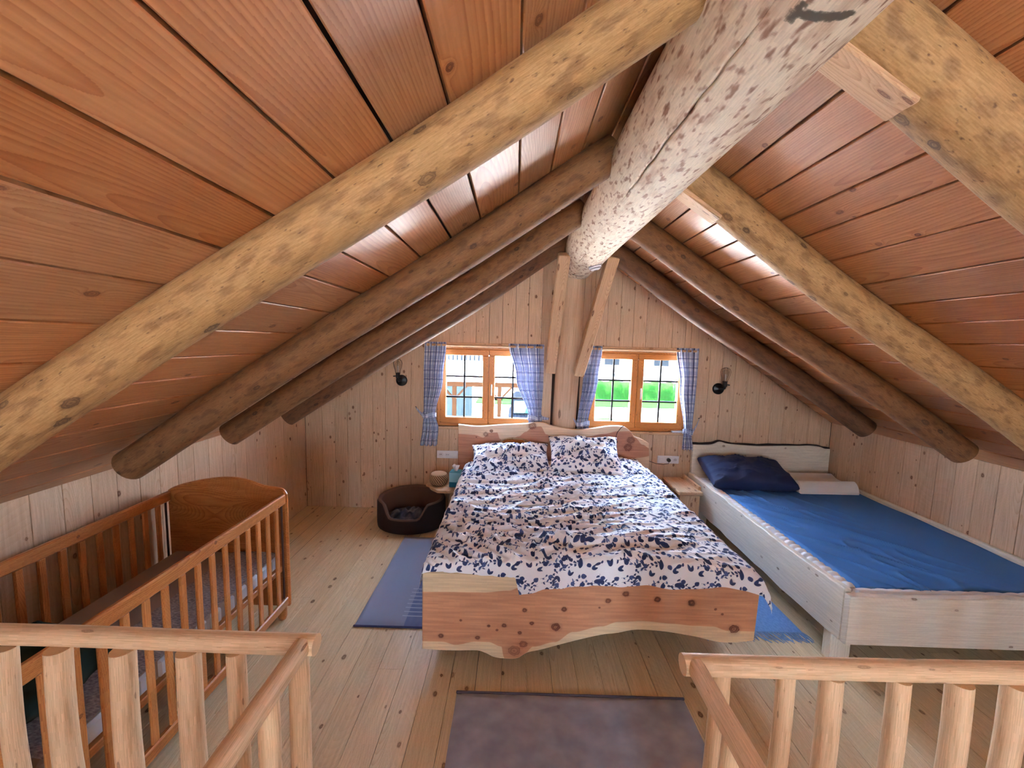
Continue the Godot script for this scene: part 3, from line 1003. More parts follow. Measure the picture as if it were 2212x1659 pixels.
func duvet() -> void:
	var xl := -0.965
	var xr := 0.70
	var zf := 2.105
	var hem := [[-1.05, 0.59], [-0.80, 0.588], [-0.65, 0.578], [-0.51, 0.566], [-0.487, 0.476], [-0.43, 0.486], [-0.36, 0.513], [-0.07, 0.54], [0.03, 0.536], [0.165, 0.553], [0.286, 0.531], [0.41, 0.535], [0.55, 0.552], [0.74, 0.522], [0.84, 0.487]]
	var top := [[-1.0, 0.645], [-0.9, 0.665], [-0.65, 0.682], [-0.3, 0.688], [0.1, 0.705], [0.36, 0.69], [0.55, 0.67], [0.75, 0.635]]
	var f := func(s: float, t: float) -> Array:
		var cx := lerpf(xl - 0.19, xr + 0.2, s)
		var x0 := clampf(cx, xl, xr)
		var y := lerpf(0.645, keyed(top, x0), smoothstep(1.2, 2.1, lerpf(0.42, 2.1, t)))
		var drop := maxf(y - keyed(hem, cx * 0.97), 0.02) + 0.03
		var zz := lerpf(0.42, zf, t / 0.86) if t < 0.86 else zf + drop * (t - 0.86) / 0.14
		var bxv := bend(xl - cx if cx < xl else cx - xr, 0.05)
		var bzv := bend(zz - zf, 0.055)
		var flat := 1.0 - clampf(maxf(bxv.y, bzv.y) * 14.0, 0.0, 0.8)
		var c := zz * 0.96 + cx * 0.24
		var l := cx * 0.96 - zz * 0.24
		if zz > 1.55 and cx < -0.2:
			var k := smoothstep(1.55, 1.95, zz) * smoothstep(-0.1, -0.5, cx)
			c = lerpf(c, zz * 0.75 - cx * 0.65, k)
			l = lerpf(l, cx * 0.75 + zz * 0.65, k)
		var left := smoothstep(0.5, -0.3, cx)
		var wr := 0.027 * (0.4 + 0.6 * left) * (crease(c, l, 700.0, 120.0, 3.0) - 0.25) + 0.013 * (crease(c, l, 1250.0, 240.0, 60.0) - 0.3) * (0.3 + 0.7 * left)
		wr += 0.012 * noise.get_noise_3d(cx * 190.0, zz * 190.0, 9.0) + 0.007 * noise.get_noise_3d(cx * 900.0, zz * 800.0, 19.0)
		# long fold across the foot end
		var fz := 1.93 + 0.05 * sin(cx * 3.0 + 1.0) - 0.08 * absf(cx + 0.05)
		wr += 0.04 * exp(-pow((zz - fz) / 0.035, 2.0)) * smoothstep(-0.5, -0.3, cx) * smoothstep(0.6, 0.3, cx)
		y += wr * flat
		y -= maxf(bxv.y, bzv.y) + 0.35 * minf(bxv.y, bzv.y)
		var x := x0 + (bxv.x + 0.18 * maxf(bxv.y - 0.05, 0.0)) * (-1.0 if cx < xl else 1.0)
		var z := minf(zz, zf) + bzv.x + 0.006 * noise.get_noise_2d(cx * 900.0, 5.0) * clampf(bzv.y * 20.0, 0, 1)
		if cx > xr and zz > 1.7: x += 0.05 * smoothstep(1.7, 2.2, zz) * clampf((cx - xr) / 0.15, 0, 1)
		return [Vector3(x, y, z), Vector2(cx, zz) / 0.42]
	var o := solo("duvet", sheet(190, 230, f, -1.0), M.print, "crumpled white duvet with navy leaf print spread over the wide bed", "duvet")
	o.set_meta("label", "crumpled white duvet with navy leaf print spread over the wide bed")

# soft cushion; centre, axes: bas.x width, bas.y thickness, bas.z depth
func cushion(c: Vector3, bas: Basis, w: float, th: float, d: float, sd: float, crump := 0.012, uvs := 0.42, pinch := 0.08, plump := 0.42) -> ArrayMesh:
	var mb := MB.new()
	for side in [1.0, -1.0]:
		var p := PackedVector3Array()
		var uv := PackedVector2Array()
		var n := 44
		for j in n:
			for i in n:
				var u := sin((float(i) / (n - 1) - 0.5) * PI)
				var v := sin((float(j) / (n - 1) - 0.5) * PI)
				var x := u * (1.0 - pinch * (1.0 - v * v)) * w * 0.5
				var z := v * (1.0 - pinch * (1.0 - u * u)) * d * 0.5
				var k := pow(maxf((1.0 - u * u) * (1.0 - v * v), 0.0), plump)
				var q := c + bas * Vector3(x, 0, z)
				var y := k * th * 0.5
				y += k * crump * (noise.get_noise_3d(q.x * 500.0 + sd * 50.0, q.z * 500.0, side * 20.0) + 1.2 * (crease(q.x, q.z, 380.0, 800.0, sd + side) - 0.3))
				p.append(c + bas * Vector3(x, y * side, z))
				uv.append(Vector2(x, z) / uvs + Vector2(sd * 0.37, sd * 0.21))
		mb.grid(p, uv, n, n, -side)
	return mb.mesh()

func bedding() -> void:
	var b1 := Basis(Vector3.UP, 0.05) * Basis(Vector3.RIGHT, 0.38) * Basis(Vector3.FORWARD, -0.03)
	solo("pillow", cushion(Vector3(-0.575, 0.696, 0.42), b1, 0.76, 0.21, 0.46, 1.0, 0.035), M.print, "leaf-print pillow below the arched opening of the pine headboard", "pillow", Vector3.ZERO, "leaf-print pillows on the wide bed")
	var b2 := Basis(Vector3.UP, -0.06) * Basis(Vector3.RIGHT, 0.52) * Basis(Vector3.FORWARD, -0.03)
	solo("pillow", cushion(Vector3(0.125, 0.742, 0.40), b2, 0.68, 0.21, 0.52, 2.0, 0.035), M.print, "leaf-print pillow with raised corners, propped highest on the headboard", "pillow", Vector3.ZERO, "leaf-print pillows on the wide bed")
	# folded end of the sheet beside the pillows
	solo("folded_sheet", cushion(Vector3(0.5, 0.635, 0.36), Basis.IDENTITY, 0.44, 0.1, 0.5, 3.0, 0.02), M.print, "flat folded leaf-print sheet lying beside the propped pillow", "sheet")
	solo("undersheet", cushion(Vector3(-0.12, 0.607, 0.33), Basis.IDENTITY, 1.72, 0.045, 0.36, 5.0, 0.004), plain(Color8(222, 200, 186), 0.9), "pale pink sheet peeping out under the leaf-print pillows", "sheet")

# ------------------------------------------------------------------ low bed
func low_bed() -> void:
	var t := thing("low_bed", "low whitish plank bed standing against the knee wall", "bed")
	var wav := func(x: float, sd: float) -> float: return 0.012 * noise.get_noise_2d(x * 260.0, sd) + 0.006 * noise.get_noise_2d(x * 700.0, sd)
	# side rail towards the double bed, waney upper edge
	var poly := PackedVector2Array()
	for i in 41:
		var q := 0.06 + 1.998 * i / 40.0
		poly.append(Vector2(q, 0.497 + wav.call(q, 3.0)))
	for i in 21:
		var q := 2.058 - 1.998 * i / 20.0
		poly.append(Vector2(q, 0.195 + wav.call(q, 8.0)))
	var mb := extrude(poly, 0.0, 0.04, 0.005, Vector2(0, 0.15), Vector2(2.2, 0.38))
	var rail := part("side_rail", mb.mesh(), M.pale, t)
	rail.transform = Transform3D(Basis(Vector3(0, 0, 1), Vector3.UP, Vector3(-1, 0, 0)), Vector3(1.315, 0, 0))
	part("side_rail", box(Vector3(2.715, 0.35, 1.08), Vector3(0.035, 0.3, 2.0), 0.005, Basis.IDENTITY, 2.2, 2), M.pale, t)
	# footboard
	poly = PackedVector2Array([Vector2(1.275, 0.205), Vector2(2.735, 0.2)])
	for i in 21:
		var q := 2.735 - 1.46 * i / 20.0
		poly.append(Vector2(q, 0.488 + wav.call(q, 5.0)))
	part("footboard", extrude(poly, 2.06, 2.1, 0.005, Vector2(1.2, 0.19), Vector2(2.2, 0.34)).mesh(), M.pale, t)
	# headboard with a strip of dark bark left along its upper edge
	var hp := [[1.302, 0.796], [1.42, 0.797], [1.506, 0.806], [1.575, 0.834], [1.66, 0.815], [1.8, 0.805], [1.982, 0.799], [2.219, 0.808], [2.4, 0.812], [2.503, 0.818], [2.6, 0.81], [2.66, 0.79], [2.715, 0.788]]
	poly = smooth_line(vecs(hp), 4)
	var bark := PackedVector2Array()
	for q in poly: bark.append(q + Vector2(0, 0.011 + 0.007 * noise.get_noise_2d(q.x * 500.0, 2.0)))
	for i in range(poly.size() - 1, -1, -1): bark.append(poly[i] - Vector2(0, 0.003))
	poly.append(Vector2(2.715, 0.3)); poly.append(Vector2(1.302, 0.3))
	var hb := part("headboard", extrude(poly, 0.02, 0.06, 0.004, Vector2(1.2, 0.28), Vector2(2.2, 0.6)).mesh(), M.pale, t)
	part("bark_edge", extrude(bark, 0.008, 0.05, 0.001, Vector2.ZERO, Vector2.ONE).mesh(), plain(Color8(48, 30, 24), 0.9), hb)
	for q in [[1.375, 1.93], [2.62, 1.93], [1.375, 0.16], [2.62, 0.16]]:
		part("leg", box(Vector3(q[0], 0.13, q[1]), Vector3(0.12, 0.26, 0.06), 0.004, Basis.IDENTITY, 2.2, 2), M.pale, t)
	var mt := thing("mattress", "white quilted mattress under the blue sheet of the low bed", "mattress", Vector3(2.01, 0.26, 1.05))
	var white := tri_mat(woven(Color8(226, 226, 228), Color8(242, 242, 244), 14), 4.0)
	part("core", box(Vector3(0, 0.1, 0), Vector3(1.34, 0.2, 1.97), 0.035), white, mt)
	# quilted rolls along the long edge and the foot edge
	for e in 2:
		var pts := PackedVector3Array()
		var rad := PackedFloat32Array()
		var n := 240
		for i in n + 1:
			var q := float(i) / n
			var x := -0.635 + 0.006 * noise.get_noise_2d(q * 900.0, 3.0)
			if e == 0: pts.append(Vector3(x, 0.183, lerpf(-0.9, 0.94, q)))
			else: pts.append(Vector3(lerpf(-0.63, 0.63, q), 0.185, 0.965))
			rad.append((0.030 + 0.012 * absf(sin(q * PI * 34.0))) if e == 0 else (0.03 + 0.004 * absf(sin(q * PI * 14.0))))
		var q2 := MB.new()
		tube(q2, pts, rad, 12, 0.002, 3.0)
		part("quilted_edge", q2.mesh(), white, mt)
	# blue sheet
	var f := func(s: float, v: float) -> Array:
		var x := lerpf(1.40, 2.69, s)
		var z := lerpf(0.36, 2.015, v)
		x += 0.012 * noise.get_noise_2d(z * 300.0, 4.0) * (1.0 - s)
		z += 0.012 * noise.get_noise_2d(x * 300.0, 7.0) * v
		var y := 0.482 + 0.008 * noise.get_noise_2d(x * 200.0, z * 200.0)
		# pulled folds that run from the head towards the foot and bow outwards
		var k := smoothstep(0.0, 0.15, s) * smoothstep(0.7, 0.4, s)
		for q in [[1.62, 0.95, 0.55, 0.034], [1.78, 1.25, 0.6, 0.034], [1.72, 1.62, 0.45, 0.034], [1.55, 0.75, 0.35, 0.024], [1.95, 1.45, 0.5, 0.024]]:
			var cx: float = q[0] + 0.55 * (z - q[1]) + 0.14 * sin((z - q[1]) * 3.2)
			y += q[3] * exp(-pow((x - cx) / 0.021, 2.0)) * exp(-pow((z - q[1]) / (q[2] * 0.5), 2.0))
		y += 0.016 * k * (crease(x * 0.8 - z * 0.5, z * 0.8 + x * 0.5, 700.0, 160.0, 33.0) - 0.2)
		var edge := minf(minf(s, 1.0 - s) * 1.29, minf(v, 1.0 - v) * 1.65)
		y -= 0.016 * pow(1.0 - smoothstep(0.0, 0.03, edge), 2.0)
		return [Vector3(x, y, z), Vector2(x, z)]
	var blue := mat(woven(Color8(58, 112, 174), Color8(72, 128, 192), 21, 0.4), 0.75)
	blue.uv1_scale = Vector3(6, 6, 6)
	solo("bed_sheet", sheet(130, 160, f, -1.0), blue, "royal blue sheet with soft folds over the low bed", "sheet")
	solo("pillow", cushion(Vector3(1.70, 0.60, 0.34), Basis(Vector3.UP, -0.06) * Basis(Vector3.RIGHT, 0.3), 0.76, 0.23, 0.44, 7.0, 0.02, 0.42, 0.03, 0.3), plain(Color8(34, 46, 84), 0.75), "dark navy pillow on the blue sheet of the low bed", "pillow")
	# moulded white pillow: wave-shaped slab
	var prof := PackedVector2Array()
	for i in 31:
		var q := float(i) / 30.0
		prof.append(Vector2(q * 0.40, 0.06 + 0.045 * exp(-pow((q - 0.16) / 0.13, 2.0)) + 0.032 * exp(-pow((q - 0.84) / 0.14, 2.0)) - 0.05 * pow(absf(q * 2 - 1), 14.0)))
	prof.append(Vector2(0.40, 0.0)); prof.append(Vector2(0.0, 0.0))
	var wp := extrude(prof, 0.0, 0.56, 0.012, Vector2.ZERO, Vector2(0.4, 0.4))
	var o := solo("foam_pillow", wp.mesh(), tri_mat(woven(Color8(216, 212, 206), Color8(232, 228, 222), 9), 5.0), "cream wave-shaped foam pillow lying next to the navy pillow", "pillow")
	o.transform = Transform3D(Basis(Vector3(0, 0, -1), Vector3.UP, Vector3(1, 0, 0)).rotated(Vector3.UP, 0.02), Vector3(2.08, 0.485, 0.56))

# ------------------------------------------------------------------ crib
func crib() -> void:
	var t := thing("crib", "orange pine crib with slatted sides and arched end panels", "crib")
	var zs := [1.735, 3.112]
	for e in 2:
		var pl := [[-2.685, 0.83], [-2.65, 0.852], [-2.574, 0.879], [-2.443, 0.91], [-2.313, 0.925], [-2.2, 0.914], [-2.085, 0.878], [-2.0, 0.866], [-1.965, 0.855], [-1.945, 0.825]]
		var poly := smooth_line(vecs(pl), 4)
		poly.append_array(PackedVector2Array([Vector2(-1.943, 0.1), Vector2(-1.95, 0.09), Vector2(-2.68, 0.09), Vector2(-2.687, 0.1)]))
		var ep := part("end_panel", extrude(poly, zs[e], zs[e] + 0.028, 0.009, Vector2(-2.7, 0.06), Vector2(1.6, 0.9)).mesh(), M.pine, t)
		for x in [-2.63, -2.0]:
			part("foot", lathe_mesh(PackedVector2Array([Vector2(0, 0), Vector2(0.022, 0.0), Vector2(0.028, 0.02), Vector2(0.028, 0.075), Vector2(0.018, 0.1), Vector2(0, 0.1)]), 16, Vector3(x, 0, zs[e] + 0.014)), M.pine, ep)
	for sd in 2:
		var x: float = [-1.958, -2.668][sd]
		part("top_rail", box(Vector3(x, 0.8, 2.4375), Vector3(0.026, 0.062, 1.347), 0.007, Basis.IDENTITY, 1.6, 4, sd), M.pine, t)
		part("bottom_rail", box(Vector3(x, 0.135, 2.4375), Vector3(0.024, 0.055, 1.347), 0.006, Basis.IDENTITY, 1.6, 4, sd + 1), M.pine, t)
		for i in 15:
			part("slat", box(Vector3(x, 0.465, 1.85 + i * 0.085), Vector3(0.014, 0.61, 0.034), 0.005, Basis.IDENTITY, 1.6, 4, (i + sd) % 4, i * 0.23), M.pine, t)
		part("guide_rod", rod(Vector3(x, 0.17, 1.795), Vector3(x, 0.77, 1.795), 0.006), plain(Color8(96, 70, 62), 0.35, 0.5), t)
	part("bed_base", box(Vector3(-2.31, 0.345, 2.4375), Vector3(0.66, 0.035, 1.345), 0.004, Basis.IDENTITY, 1.6, 4, 2), M.pine, t)
	var mt := thing("crib_mattress", "small mattress with white block border lying in the crib", "mattress", Vector3(-2.31, 0.363, 2.41))
	part("core", box(Vector3(0, 0.05, 0), Vector3(0.64, 0.1, 1.26), 0.02), plain(Color8(168, 150, 140), 0.9), mt)
	var fl := mat(woven(Color8(120, 112, 116), Color8(206, 198, 198), 66, 0.06), 0.9)
	fl.uv1_scale = Vector3(2, 8, 1)
	part("patterned_band", sheet(12, 90, func(s, v): return [Vector3(lerpf(0.05, 0.318, s), 0.1015 + 0.004 * absf(sin(v * 60.0 + s * 3.0)) - 0.006 * pow(s, 8.0), lerpf(-0.62, 0.62, v)), Vector2(s * 0.4, v)], -1.0), fl, mt)
	for i in 13:
		part("border_block", box(Vector3(0.318, 0.052, -0.57 + i * 0.095), Vector3(0.024, 0.075, 0.07), 0.01), plain(Color8(216, 218, 226), 0.8), mt)
	solo("blanket", cushion(Vector3(-2.32, 0.60, 2.87), Basis.IDENTITY, 0.58, 0.27, 0.34, 12.0, 0.02), plain(Color8(22, 42, 34), 0.95), "dark green bundle of blanket at the railing end of the crib", "blanket")

# ------------------------------------------------------------------ railings
func railing(called_label: String, x_end: float, x_far: float, ya: float, yb: float, xs: Array, zrun: Array, lean: float, sd: int) -> void:
	var t := thing("railing", called_label, "railing")
	var z := 3.17
	var a := Vector3(x_end, ya, z)
	var b := Vector3(x_far, yb, z)
	var mb := MB.new()
	tube(mb, path(a, b, 30, Vector3.ZERO, 0.008, sd), radii(0.0265, 0.027, 30), 18, 0.003, 4.0, 1.0, true)
	part("top_rail", mb.mesh(), M.stick, t)
	var dirx := signf(x_far - x_end)
	var zx := x_end + dirx * 0.03
	mb = MB.new()
	tube(mb, path(Vector3(zx, ya + 0.002, z + 0.012), Vector3(zx, ya + 0.004, 5.3), 30, Vector3.ZERO, 0.01, sd + 4), radii(0.024, 0.027, 30), 18, 0.003, 4.0, 1.0, true, 0.4)
	part("side_rail", mb.mesh(), M.stick, t)
	rng.seed = sd
	for x in xs:
		var top := lerpf(ya, yb, (x - x_end) / (x_far - x_end)) - 0.018
		mb = MB.new()
		var r := rng.randf_range(0.022, 0.029)
		tube(mb, path(Vector3(x + lean * rng.randf_range(-1, 1), 0.0, z + 0.004), Vector3(x, top, z + 0.004), 14, Vector3.ZERO, 0.009, x * 50.0), radii(r * 1.05, r, 14), 14, 0.003, 4.0, 1.0, true, rng.randf())
		part("baluster", mb.mesh(), M.stick, t)
	for q in zrun:
		mb = MB.new()
		var r := rng.randf_range(0.022, 0.026)
		tube(mb, path(Vector3(zx, 0.0, q), Vector3(zx, ya - 0.012, q), 14, Vector3.ZERO, 0.009, q * 50.0), radii(r * 1.05, r, 14), 14, 0.003, 4.0, 1.0, true, rng.randf())
		part("baluster", mb.mesh(), M.stick, t)

func railings() -> void:
	railing("peeled stick railing in front of the crib", -1.055, -2.70, 0.992, 0.975, [-1.097, -1.26, -1.385, -1.56, -1.735, -1.875, -2.05, -2.22, -2.4, -2.58], [3.33, 3.52, 3.7, 3.9, 4.1, 4.3, 4.5, 4.7, 4.9, 5.1], 0.01, 3)
	railing("peeled stick railing in front of the low bed", -0.096, 2.70, 0.966, 0.962, [-0.001, 0.17, 0.289, 0.466, 0.622, 0.766, 0.93, 1.1, 1.28, 1.45, 1.62, 1.8, 2.0, 2.2, 2.4, 2.6], [3.36, 3.54, 3.72, 3.9, 4.1, 4.3, 4.5, 4.7, 4.9, 5.1], 0.01, 8)

# ------------------------------------------------------------------ small furniture and wall things
func small_things() -> void:
	# dog bed
	var d := thing("dog_bed", "brown oval dog bed with a low front beside the wide bed", "dog bed", Vector3(-1.535, 0, 0.335))
	var rx := 0.33
	var rz := 0.285
	var hgt := func(a: float) -> float:    # rim height round the oval; the front dips
		var q := absf(wrapf(a - PI * 0.5 - 0.05, -PI, PI))
		return lerpf(0.135, 0.265, smoothstep(0.42, 0.78, q)) + 0.015 * smoothstep(1.4, 3.1, q)
	var n := 73
	var ring := func(prof: Callable, m: int) -> ArrayMesh:
		var p := PackedVector3Array()
		var uv := PackedVector2Array()
		for j in m:
			for i in n:
				var a := -TAU * (i % (n - 1)) / (n - 1)
				var q: Vector2 = prof.call(j, a)
				p.append(Vector3(cos(a) * rx * q.x, q.y, sin(a) * rz * q.x))
				uv.append(Vector2(float(i) / n * 6.0, j * 0.1))
		var mb := MB.new()
		mb.grid(p, uv, n, m, 1.0, true)
		return mb.mesh()
	var dark := tri_mat(woven(Color8(44, 28, 26), Color8(62, 40, 36), 2, 0.3), 5.0)
	var lighter := tri_mat(woven(Color8(96, 70, 58), Color8(122, 92, 76), 3, 0.3), 5.0)
	part("wall", ring.call(func(j, a): return Vector2([0.9, 0.985, 1.0, 1.0, 0.995, 0.97][j], [0.0, 0.012, 0.05, 0.5, 0.93, 1.0][j] * (hgt.call(a) if j > 2 else 1.0)), 6), dark, d)
	part("rim", ring.call(func(j, a): return Vector2([0.97, 0.95, 0.9, 0.86][j], hgt.call(a) + [0.0, 0.012, 0.012, -0.005][j]), 4), lighter, d)
	part("lining", ring.call(func(j, a): return Vector2([0.86, 0.82, 0.78][j], lerpf(hgt.call(a) - 0.005, 0.07, j / 2.0)), 3), lighter, d)
	part("cushion", ring.call(func(j, a): return Vector2([0.79, 0.6, 0.3, 0.0][j], [0.07, 0.085, 0.09, 0.09][j]), 4), dark, d)
	var rag := sheet(50, 50, func(s, v):
		var x: float = (s - 0.5) * 0.42
		var z: float = (v - 0.5) * 0.3
		var r: float = clampf(1.0 - (x * x / 0.05 + z * z / 0.026), 0, 1)
		return [Vector3(x * 0.95, 0.092 + 0.06 * r * (0.7 + noise.get_noise_2d(x * 900, z * 900)) + 0.02 * crease(x, z, 700, 700, 5.0) * r, z * 0.95), Vector2(x, z) / 0.35], -1.0)
	solo("pet_blanket", rag, mat(woven(Color8(34, 36, 54), Color8(150, 140, 140), 51, 0.012), 0.95), "crumpled navy and cream blanket inside the oval dog bed", "blanket", Vector3(-1.535, 0.0, 0.345))
	# bedside shelf, basket and tissues
	var sh := thing("bedside_shelf", "small live-edge bedside shelf holding a lidded basket", "shelf")
	var poly := PackedVector2Array([Vector2(-1.0, -0.05), Vector2(-1.37, -0.05)])
	for i in 9:
		var q := i / 8.0
		poly.append(Vector2(lerpf(-1.405, -1.265, q) + 0.006 * sin(q * 9.0), lerpf(-0.3, -0.475, q) + 0.006 * sin(q * 7.0)))
	poly.append(Vector2(-1.0, -0.475))
	var top := part("top", extrude(poly, 0.36, 0.387, 0.005, Vector2(-1.5, -0.6), Vector2(1.5, 0.5)).mesh(), M.planed, sh)
	top.transform = Transform3D(Basis(Vector3.RIGHT, Vector3(0, 0, -1), Vector3.UP), Vector3.ZERO)
	part("support", box(Vector3(-1.1, 0.18, 0.25), Vector3(0.1, 0.36, 0.3), 0.004, Basis.IDENTITY, 1.5), M.planed, sh)
	var bk := thing("basket", "small round woven basket with a lid beside the tissue box", "basket", Vector3(-1.28, 0.389, 0.29))
	var im := Image.create(128, 64, false, Image.FORMAT_RGB8)
	for y in 64:
		for x in 128:
			var k := 0.5 + 0.5 * sin((x + y * 1.1) * TAU / 16.0)
			im.set_pixel(x, y, Color8(190, 160, 122).lerp(Color8(92, 64, 44), smoothstep(0.55, 0.8, k)))
	var wv := mat(ImageTexture.create_from_image(im), 0.8)
	wv.uv1_scale = Vector3(3, 8, 1)
	var bp := PackedVector2Array([Vector2(0, 0)])
	for i in 25:
		var q := i / 24.0
		bp.append(Vector2(0.062 + 0.03 * pow(sin(PI * (0.12 + 0.76 * q)), 0.8) + 0.0016 * sin(q * 50.0), 0.002 + 0.1 * q))
	bp.append(Vector2(0.0, 0.1))
	part("body", lathe_mesh(bp, 36, Vector3.ZERO), wv, bk)
	var lp := PackedVector2Array()
	for i in 14:
		var q := i / 13.0
		lp.append(Vector2(0.078 * (1.0 - q), 0.104 + 0.018 * sqrt(q) + 0.001 * sin(q * 40.0)))
	part("lid", lathe_mesh(lp, 36), mat(woven(Color8(176, 140, 104), Color8(206, 174, 136), 8, 0.2), 0.8), bk)
	var tb := thing("tissue_box", "teal and light blue tissue box with a tissue pulled out", "tissue box", Vector3(-1.105, 0.389, 0.33))
	tb.rotation.y = -0.08
	part("lower_band", box(Vector3(0, 0.026, 0), Vector3(0.112, 0.05, 0.112), 0.003), plain(Color8(22, 118, 136), 0.5), tb)
	part("body", box(Vector3(0, 0.098, 0), Vector3(0.11, 0.094, 0.11), 0.003), plain(Color8(136, 190, 204), 0.5), tb)
	part("top", box(Vector3(0, 0.146, 0), Vector3(0.106, 0.004, 0.106), 0.001), plain(Color8(60, 134, 146), 0.5), tb)
	part("tissue", sheet(24, 16, func(s, v):
		var a: float = s * TAU
		var r: float = 0.012 + 0.016 * v + 0.005 * v * sin(a * 5.0)
		return [Vector3(cos(a) * r * 1.2, 0.148 + 0.055 * v + 0.008 * v * sin(a * 2.0), sin(a) * r * 0.7), Vector2(s, v)], 1.0), plain(Color8(238, 236, 236), 0.9), tb)
	# little bench between the beds
	var nb := thing("bedside_bench", "small plain wooden bedside bench between the two beds", "bench")
	part("seat", box(Vector3(1.12, 0.43, 0.28), Vector3(0.23, 0.035, 0.44), 0.008, Basis.IDENTITY, 1.5), M.planed, nb)
	part("side_panel", box(Vector3(1.12, 0.206, 0.46), Vector3(0.19, 0.412, 0.03), 0.004, Basis.IDENTITY, 1.5), M.planed, nb)
	part("side_panel", box(Vector3(1.12, 0.206, 0.1), Vector3(0.19, 0.412, 0.03), 0.004, Basis.IDENTITY, 1.5), M.planed, nb)
	part("back_strip", box(Vector3(1.225, 0.46, 0.25), Vector3(0.025, 0.05, 0.38), 0.006, Basis.IDENTITY, 1.5), M.planed, nb)
	sockets(Vector3(-1.243, 0.606, 0.0), false, "white triple socket strip above the bedside shelf")
	sockets(Vector3(1.077, 0.615, 0.0), true, "white triple socket strip with a black plug, beside the low bed")
	sconce(Vector3(-1.726, 1.378, 0.0), -1.0, "black cage wall lamp with clear bulb on the crib's side of the windows")
	sconce(Vector3(1.544, 1.377, 0.0), 1.0, "black cage wall lamp with clear bulb over the low bed")
	var rm := thing("remote_control", "small white remote control lying on the window sill", "remote", Vector3(1.155, WY0 + 0.0005, -0.003))
	part("body", box(Vector3(0, 0.01, 0), Vector3(0.12, 0.02, 0.035), 0.006), M.white, rm)
	part("keys", box(Vector3(0.02, 0.0205, 0), Vector3(0.06, 0.003, 0.02), 0.001), plain(Color8(214, 206, 198), 0.6), rm)
	# lamp cord hooked over the headboard
	var mb := MB.new()
	tube(mb, PackedVector3Array([Vector3(0.56, 0.975, 0.105), Vector3(0.555, 0.985, 0.125), Vector3(0.53, 0.965, 0.134), Vector3(0.497, 0.92, 0.134), Vector3(0.485, 0.87, 0.134), Vector3(0.495, 0.83, 0.134)]), radii(0.0035, 0.0035, 5), 8)
	var lc := solo("cord", mb.mesh(), plain(Color8(58, 34, 28), 0.8), "thin brown cord hanging over the wavy top of the headboard", "cord")
	var bead := MB.new()
	lathe(bead, PackedVector2Array([Vector2(0, -0.012), Vector2(0.007, -0.008), Vector2(0.007, 0.006), Vector2(0, 0.01)]), 10, Vector3(0.496, 0.823, 0.138))
	part("bead", bead.mesh(), M.black, lc)

func sockets(c: Vector3, plugged: bool, label: String) -> void:
	var t := thing("socket_strip", label, "socket", c)
	part("plate", box(Vector3(0, 0, 0.005), Vector3(0.224, 0.081, 0.01), 0.003), M.white, t)
	for i in 3:
		var x := (i - 1) * 0.071
		if i == 2 and not plugged:
			part("switch", box(Vector3(x, 0, 0.012), Vector3(0.05, 0.05, 0.008), 0.002), M.white, t)
			continue
		if i == 0 and plugged:
			part("switch", box(Vector3(x, 0, 0.012), Vector3(0.05, 0.05, 0.008), 0.002), M.white, t)
			continue
		var b := Basis(Vector3.RIGHT, PI * 0.5)
		var s := part("socket", lathe_mesh(PackedVector2Array([Vector2(0.0, 0.0105), Vector2(0.019, 0.0105), Vector2(0.0205, 0.014), Vector2(0.024, 0.0145), Vector2(0.026, 0.0105)].map(func(q): return q)), 24, Vector3(x, 0, 0), b), M.white, t)
		for k in [-1.0, 1.0]:
			part("contact_hole", lathe_mesh(PackedVector2Array([Vector2(0.003, 0.0102), Vector2(0.0028, 0.0112), Vector2(0, 0.0112)]), 10, Vector3(x + k * 0.0095, 0, 0), b), M.black, s)
		if i == 1 and plugged:
			var pg := part("plug", lathe_mesh(PackedVector2Array([Vector2(0, 0.01), Vector2(0.019, 0.011), Vector2(0.02, 0.03), Vector2(0.015, 0.045), Vector2(0, 0.048)]), 20, Vector3(x, 0, 0), b), M.black, t)
			var mb := MB.new()
			tube(mb, PackedVector3Array([Vector3(x, -0.004, 0.044), Vector3(x - 0.01, -0.03, 0.05), Vector3(x - 0.06, -0.045, 0.035), Vector3(x - 0.13, -0.04, 0.03), Vector3(x - 0.2, -0.015, 0.035), Vector3(x - 0.26, 0.0, 0.05)]), radii(0.0028, 0.0028, 5), 8)
			part("cable", mb.mesh(), M.black, pg)

